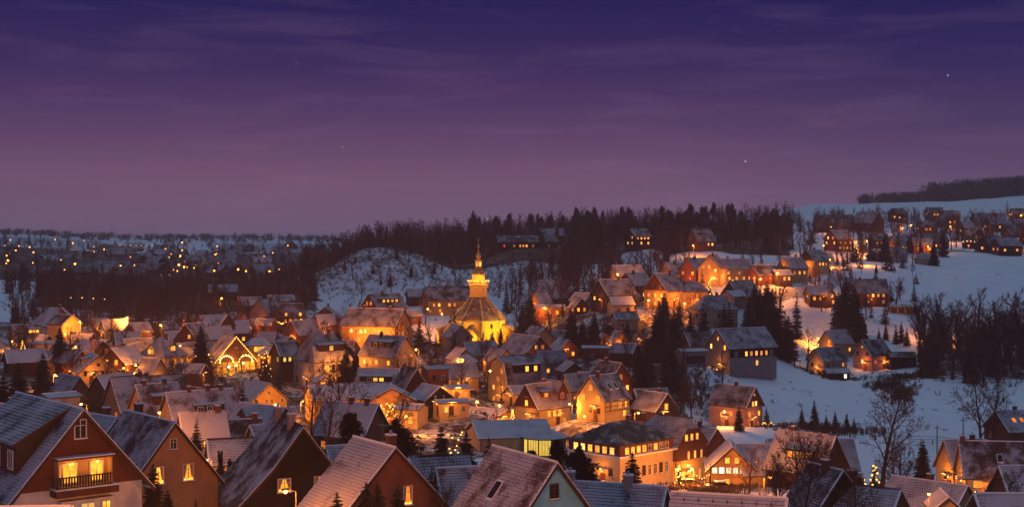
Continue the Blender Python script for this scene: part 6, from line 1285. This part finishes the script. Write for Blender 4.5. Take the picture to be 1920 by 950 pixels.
BM = MB(); BM.ball((0, 0, 0), 1.0, 'bulb_small', 6, 4); BULB = BM.mesh('bulb')
def recol(mat):
    m = BULB.copy(); m.materials.clear(); m.materials.append(MAT[mat]); return m
BULBS = {'s': BULB, 'g': recol('bulb_green'), 'w': recol('bulb_white'), 'o': recol('bulb'), 'r': recol('bulb_red')}
def string(label, name, pts, r, parent_loc=(0, 0, 0), group=None, wire=True, kind='s'):
    t = thing(name, label, 'fairy lights', parent_loc, 0, group); pl = Vector(parent_loc)
    if wire:
        m = MB()
        for a, b in zip(pts, pts[1:]): m.tube(Vector(a) - pl, Vector(b) - pl, .03, .03, 3, 'black')
        m.obj('cable', t)
    for p in pts: put('bulb', BULBS[kind], t, Vector(p) - pl, 0, r)
    return t
def restaurant_lights():
    c = by('half timbered restaurant'); th = c['th']; R = Matrix.Rotation(th, 3, 'Z'); B = Vector(c['loc']); po = c['po']; lo = c['l'] / 2 + .45
    W = lambda x, y, z: B + R @ Vector((x, y, z))
    pts = []
    for s in (-1, 1):
        for k in range(15): x = s * (1 - k / 14) * (po[-1][0] - .1) if s < 0 else s * k / 14 * (po[-1][0] - .1); pts.append(W(x, -lo - .22, roof_z(po, x) + .18))
    string('string of bulbs along both verges of the restaurant gable', 'fairy_lights', pts, .17, tuple(pts[14]))
    for s, nm in ((-1, 'left'), (1, 'right')):
        pts = [W(s * 2.75 + 1.9 * math.cos(t), -c['l'] / 2 - .35, 4.6 + 1.7 * math.sin(t)) for t in np.linspace(math.pi, 0, 9)]
        string(f'{nm} arch of nine bulbs on the restaurant gable', 'light_arch', pts, .22, tuple(pts[0]), None, True, 'w')
    pts = [W(-7.5 + 15 * k / 26, -c['l'] / 2 - 1.6, .95 + .35 * math.sin(k * .9)) for k in range(27)]
    string('garland of bulbs above the restaurant terrace', 'fairy_lights', pts, .13, tuple(pts[0]))
    pts = [W(-6.6, -c['l'] / 2 + 12 * k / 12, 4.7) for k in range(13)]; string('string of bulbs along the restaurant side eave', 'fairy_lights', pts, .16, tuple(pts[0]))
    for k, (x, z, kd, lb) in enumerate(((-3.2, -.4, 'g', 'green'), (-1.2, -.7, 'w', 'left white'), (.9, -.9, 'w', 'right white'))):
        p = W(x, -c['l'] / 2 - 5, 0); g = ground(p.x, p.y); t = thing('globe_lamp', f'{lb} globe lamp on the restaurant terrace', 'lamp', (p.x, p.y, g), 0)
        m = MB(); m.tube((0, 0, -.1), (0, 0, 2.2), .06, .05, 5, 'metal'); m.obj('pole', t); put('globe', BULBS[kd], t, (0, 0, 2.4), 0, .3)
    for x, y, z in ((-3.5, -3.0, 2.2), (3.2, -3.0, 2.2), (0, -2.2, 5.2), (6.5, -2.5, 3)): point('terrace_light', c['root'], (x, -c['l'] / 2 + y, z), 900, (1, .40, .05), .4)
restaurant_lights()
def lit_tree(label, px, top, D, n=26, tree_kind='s', r=.14, power=60, kind='s'):
    p = pix(px, top, D); g = ground(p.x, p.y); h = min(max(p.z - g, 2.5), 12); o = tree(tree_kind, label, p.x, p.y, h, None, 1.0); z0 = o.location.z
    for k in range(n):
        t = k / n; a = k * 2.4; z = .12 + .86 * t; R = .20 * (1 - z) + .012
        if tree_kind[0] == 'b': z = .35 + .6 * TR.random(); R = .30 * TR.random() ** .5
        b = put('bulb', BULBS[kind], o, (R * math.cos(a), R * math.sin(a), z)); b.scale = (r / h,) * 3
    if power: point('tree_light', o, (0, -.4, .5), power, (1, .45, .08), .4)
for a in [('conifer wrapped in warm bulbs left of the pink snow roof', 1640, 866, 198), ('left light tree before the cafe hall', 961, 766, 312, 20), ('right light tree before the cafe hall', 985, 771, 312, 20), ('light tree below the bright orange gable', 1330, 524, 498, 16, 's', .2), ('glowing light tree right of the restaurant', 499, 653, 378, 18, 's', .14, 300), ('bright bare bush full of lights above the pink lane', 1172, 655, 396, 30, 'b', .17, 260),
          ('light tree beside the hill farmhouse', 1605, 450, 628, 22, 's', .22, 120), ('light tree in the left gardens', 43, 636, 396, 26, 's', .2, 220), ('light tree with bulbs at the inn yard', 1273, 868, 226, 18, 's', .13, 60), ('bare bush with lights in the lower right garden', 1606, 892, 186, 16, 'b', .12, 60), ('bare lit shrub before the orange gable hall', 726, 752, 282, 30, 'b', .15, 500), ('light tree in the yard below the upper street', 1375, 521, 490, 14, 's', .18, 120), ('bare lit shrub at the yellow hall end', 858, 800, 235, 18, 'b', .13, 80), ('tall bare tree full of lights left of the restaurant', 380, 650, 378, 30, 'b', .17, 200)]: lit_tree(*a)
def garland(label, px0, px1, py, D, n, r=.15, z=None):
    a, b = pix(px0, py, D), pix(px1, py, D); pts = [a.lerp(b, k / (n - 1)) + Vector((0, 0, .3 * math.sin(k * 1.1))) for k in range(n)]
    t = string(label, 'fairy_lights', pts, r, tuple(pts[0]))
    m = MB()
    for p in (pts[0], pts[-1]): m.tube(p - pts[0], Vector((p.x, p.y, ground(p.x, p.y) - .2)) - pts[0], .05, .05, 4, 'pole_wood')
    m.obj('post', t)
garland('garland of lights along the brown meadow house terrace', 1430, 1450, 794, 322, 10, .12); garland('garland of lights below the brown house in the left distance', 502, 536, 605, 468, 14, .22); garland('bead of lights in the inn yard', 1270, 1330, 893, 222, 14, .09); garland('row of orange lights behind the right wood', 1712, 1790, 673, 474, 16, .16); garland('row of light dots at the long dark hill building', 1806, 1856, 453, 712, 8, .25); garland('row of lights below the far left hill houses', 225, 285, 460, 1250, 7, .28); garland('row of lamps along the upper left hill road', 112, 196, 559, 560, 5, .2)

# ------------------------------------------------------------------ fences, poles, cars, people
def fence(label, pts, h=1.05, step=2.2, rails=2, mat='fence_wood'):
    P = [Vector(((p - CX) / F * d, d, 0)) for p, d in pts]; loc = P[0]; t = thing('fence', label, 'fence', (loc.x, loc.y, ground(loc.x, loc.y)), 0); L0 = t.location.copy()
    for a, b in zip(P, P[1:]):
        n = max(1, int((b - a).length / step)); st = []
        for k in range(n + 1):
            q = a.lerp(b, k / n); st.append(Vector((q.x, q.y, ground(q.x, q.y))) - L0)
        for q in st: m = MB(); m.box((q.x, q.y, q.z + h / 2 - .1), (.12, .12, h + .25), mat); m.obj('post', t)
        for p0, p1 in zip(st, st[1:]):
            for r in range(rails): m = MB(); z = h * (.45 + .45 * r); m.tube(p0 + Vector((0, -.08, z)), p1 + Vector((0, -.08, z)), .055, .055, 4, mat); m.obj('rail', t)
fence('dark wooden fence across the snow meadow below the bare trees', [(1705, 301), (1770, 300), (1835, 299)], 1.35, 2.0, 3); fence('rail fence at the end of the meadow house terrace', [(1449, 322), (1495, 321)], 1.0, 2.2, 2); fence('long garden fence on the slope below the garages', [(1622, 484), (1655, 486), (1690, 480)], 1.2, 2.4, 2); fence('lower garden fence crossing the snow slope', [(1632, 468), (1690, 470)], 1.2, 2.4, 2)
fence('wooden garden fence in front of the inn yard', [(1300, 219), (1340, 218), (1385, 217)], 1.1, 2.0, 2); fence('handrail along the bending hill road', [(1452, 496), (1505, 500), (1550, 530)], 1.1, 3, 2, 'rail_metal'); fence('yard fence along the church lane', [(800, 352), (850, 360), (900, 348)], 1.1, 2.2, 2); fence('garden fence left of the mansion', [(420, 372), (490, 368)], 1.1, 2.2, 2)
def power_pole(label, px, top, D):
    p = pix(px, top, D); g = ground(p.x, p.y); h = min(max(p.z - g, 5), 12); t = thing('power_pole', label, 'pole', (p.x, p.y, g - .2), 0)
    m = MB(); m.tube((0, 0, 0), (0, 0, h + .2), .13, .09, 6, 'pole_wood', True); m.obj('mast', t); m = MB(); m.box((0, -.12, h - .35), (1.3, .1, .1), 'pole_wood'); m.obj('crossarm', t)
    for x in (-.55, .55): m = MB(); m.tube((x, -.12, h - .3), (x, -.12, h - .08), .04, .05, 5, 'frame_white', True); m.obj('insulator', t)
for a in [('wooden pole standing in the snow meadow left of the yellow dormer house', 1757, 796, 270), ('wooden pole behind the meadow fence under the large bare tree', 1806, 783, 285), ('wooden pole right of the market hall', 1424, 861, 216), ('wooden pole in the inn garden', 1332, 868, 214), ('thin pole in front of the large barn', 1354, 655, 368), ('wooden pole on the church lane', 832, 640, 388), ('wooden pole beside the bend snow slope', 1530, 512, 490), ('wooden pole beside the yellow lit twin house corner', 1789, 872, 222)]: power_pole(*a)
def car(label, px, D, rot, mat='car_dark'):
    x = (px - CX) / F * D; t = thing('parked_car', label, 'car', (x, D, ground(x, D) + .02), rot)
    m = MB(); pr_ = [(-2.1, .35), (-2.15, .75), (-1.5, .92), (1.95, .92), (2.1, .7), (2.1, .35)]
    for s in (-1, 1): q = [(a, s * .85, z) for a, z in pr_]; m.poly(q if s < 0 else q[::-1], mat)
    for (a, z), (b, y) in zip(pr_, pr_[1:] + pr_[:1]): m.poly([(a, -.85, z), (a, .85, z), (b, .85, y), (b, -.85, y)], mat)
    m.obj('body', t); m = MB(); cb = [(-.9, .9), (-.45, 1.42), (1.2, 1.42), (1.75, .9)]
    for s in (-1, 1): q = [(a, s * .74, z) for a, z in cb]; m.poly(q, 'car_glass')
    for (a, z), (b, y) in zip(cb, cb[1:]): m.poly([(a, -.74, z), (a, .74, z), (b, .74, y), (b, -.74, y)], 'car_glass')
    m.obj('cabin', t); m = MB(); m.box((.38, 0, 1.47), (1.75, 1.45, .1), 'snow'); m.box((-1.55, 0, .93), (.9, 1.4, .05), 'snow'); m.obj('snow_cover', t)
    for a in (-1.35, 1.35):
        for s in (-1, 1): m = MB(); m.tube((a, s * .72, .33), (a, s * .9, .33), .33, .33, 10, 'tyre', True); m.obj('wheel', t)
    for s in (-.6, .6): m = MB(); m.box((-2.14, s, .65), (.06, .3, .14), 'frame_white'); m.obj('headlight', t)
car('dark snow covered car parked on the church yard', 813, 448, .5); car('snow capped car parked beside the first church yard car', 800, 452, .4); car('dark car parked beside the large barn wall', 1376, 368, .2); car('snow covered car at the pink snow lane', 1112, 398, 1.2); car('snow covered car at the roadside of the glowing left lane', 152, 384, 1.2); car('dark car standing on the church lane', 880, 357, .2); car('dark car parked before the market hall', 1345, 226, .1); car('snow capped car at the kerb of the upper street', 1440, 501, .1); car('dark snow covered car before the broad orange gable', 712, 292, .3); car('dark car parked in the inn yard', 1285, 230, .2)
def person(label, px, D, face):
    """one skinned body: pelvis, spine, head, arms hanging, legs mid-step"""
    x = (px - CX) / F * D; t = thing('person', label, 'person', (x, D, ground(x, D) + .14), face)
    J = [(0, 0, .92, .15), (0, 0, 1.2, .17), (0, 0, 1.42, .16), (0, 0, 1.52, .06), (0, -.02, 1.68, .105), (0, -.01, 1.76, .07)]; E = [(0, 1), (1, 2), (2, 3), (3, 4), (4, 5)]
    for s in (-1, 1):
        k = len(J); J += [(s * .20, 0, 1.40, .075), (s * .26, .03, 1.12, .06), (s * .26, -.08, .88, .045), (s * .25, -.11, .80, .035)]; E += [(2, k), (k, k + 1), (k + 1, k + 2), (k + 2, k + 3)]
        k = len(J); J += [(s * .10, 0, .86, .11), (s * .11, -.10 * s, .48, .075), (s * .11, -.02 * s, .07, .05), (s * .11, -.17 - .02 * s, .03, .045)]; E += [(0, k), (k, k + 1), (k + 1, k + 2), (k + 2, k + 3)]
    me = bpy.data.meshes.new('body'); me.from_pydata([j[:3] for j in J], E, []);
    me.materials.append(MAT['cloth_dark']); o = put('body', me, t); o.modifiers.new('skin', 'SKIN')
    for i, j in enumerate(J): me.skin_vertices[0].data[i].radius = (j[3], j[3])
    me.skin_vertices[0].data[0].use_root = True; o.modifiers.new('sub', 'SUBSURF').levels = 1
    m = MB(); m.ball((0, -.085, 1.66), .075, 'skin', 8, 6, 1.2); m.obj('face', t); m = MB(); m.ball((0, .0, 1.75), .115, 'cloth_dark', 8, 5, .8); m.obj('cap', t)
person('person in dark winter clothes walking left on the pink snow lane', 1139, 396, .5); person('person in dark coat standing right of the other walker on the lane', 1144, 395, -.4)
# factory chimney in the far left valley
def stack():
    p = pix(245, 501, 720); g = ground(p.x, p.y); t = thing('factory_chimney', 'dark round factory chimney rising over the left wood', 'chimney', (p.x, p.y, g - .5), 0); h = p.z - g + .5
    m = MB(); m.lathe([(1.5, 0), (1.15, h - .6), (1.3, h - .5), (1.3, h), (.9, h)], 14, 'chimney_brick'); m.obj('shaft', t); m = MB(); m.lathe([(1.32, h - .3), (1.36, h - .2), (1.32, h - .1)], 14, 'metal', cap=False); m.obj('ring', t)
stack()

# ------------------------------------------------------------------ thin winter haze over the valley
def haze():
    m = MB(); z0, z1 = ZMIN - 2, 96.0; m.box((0, 1330, (z0 + z1) / 2), (7000, 2900, z1 - z0), 'snow'); o = m.obj('haze'); o['kind'] = 'stuff'; o['label'] = 'thin winter haze over the valley'
    mt, nt, N, L = nodes_of('haze'); out = N('ShaderNodeOutputMaterial'); v = N('ShaderNodeVolumePrincipled'); v.inputs['Color'].default_value = (.88, .80, .90, 1); v.inputs['Density'].default_value = .00023; v.inputs['Anisotropy'].default_value = .2
    L(v.outputs[0], out.inputs['Volume']); o.data.materials.clear(); o.data.materials.append(mt)
haze()
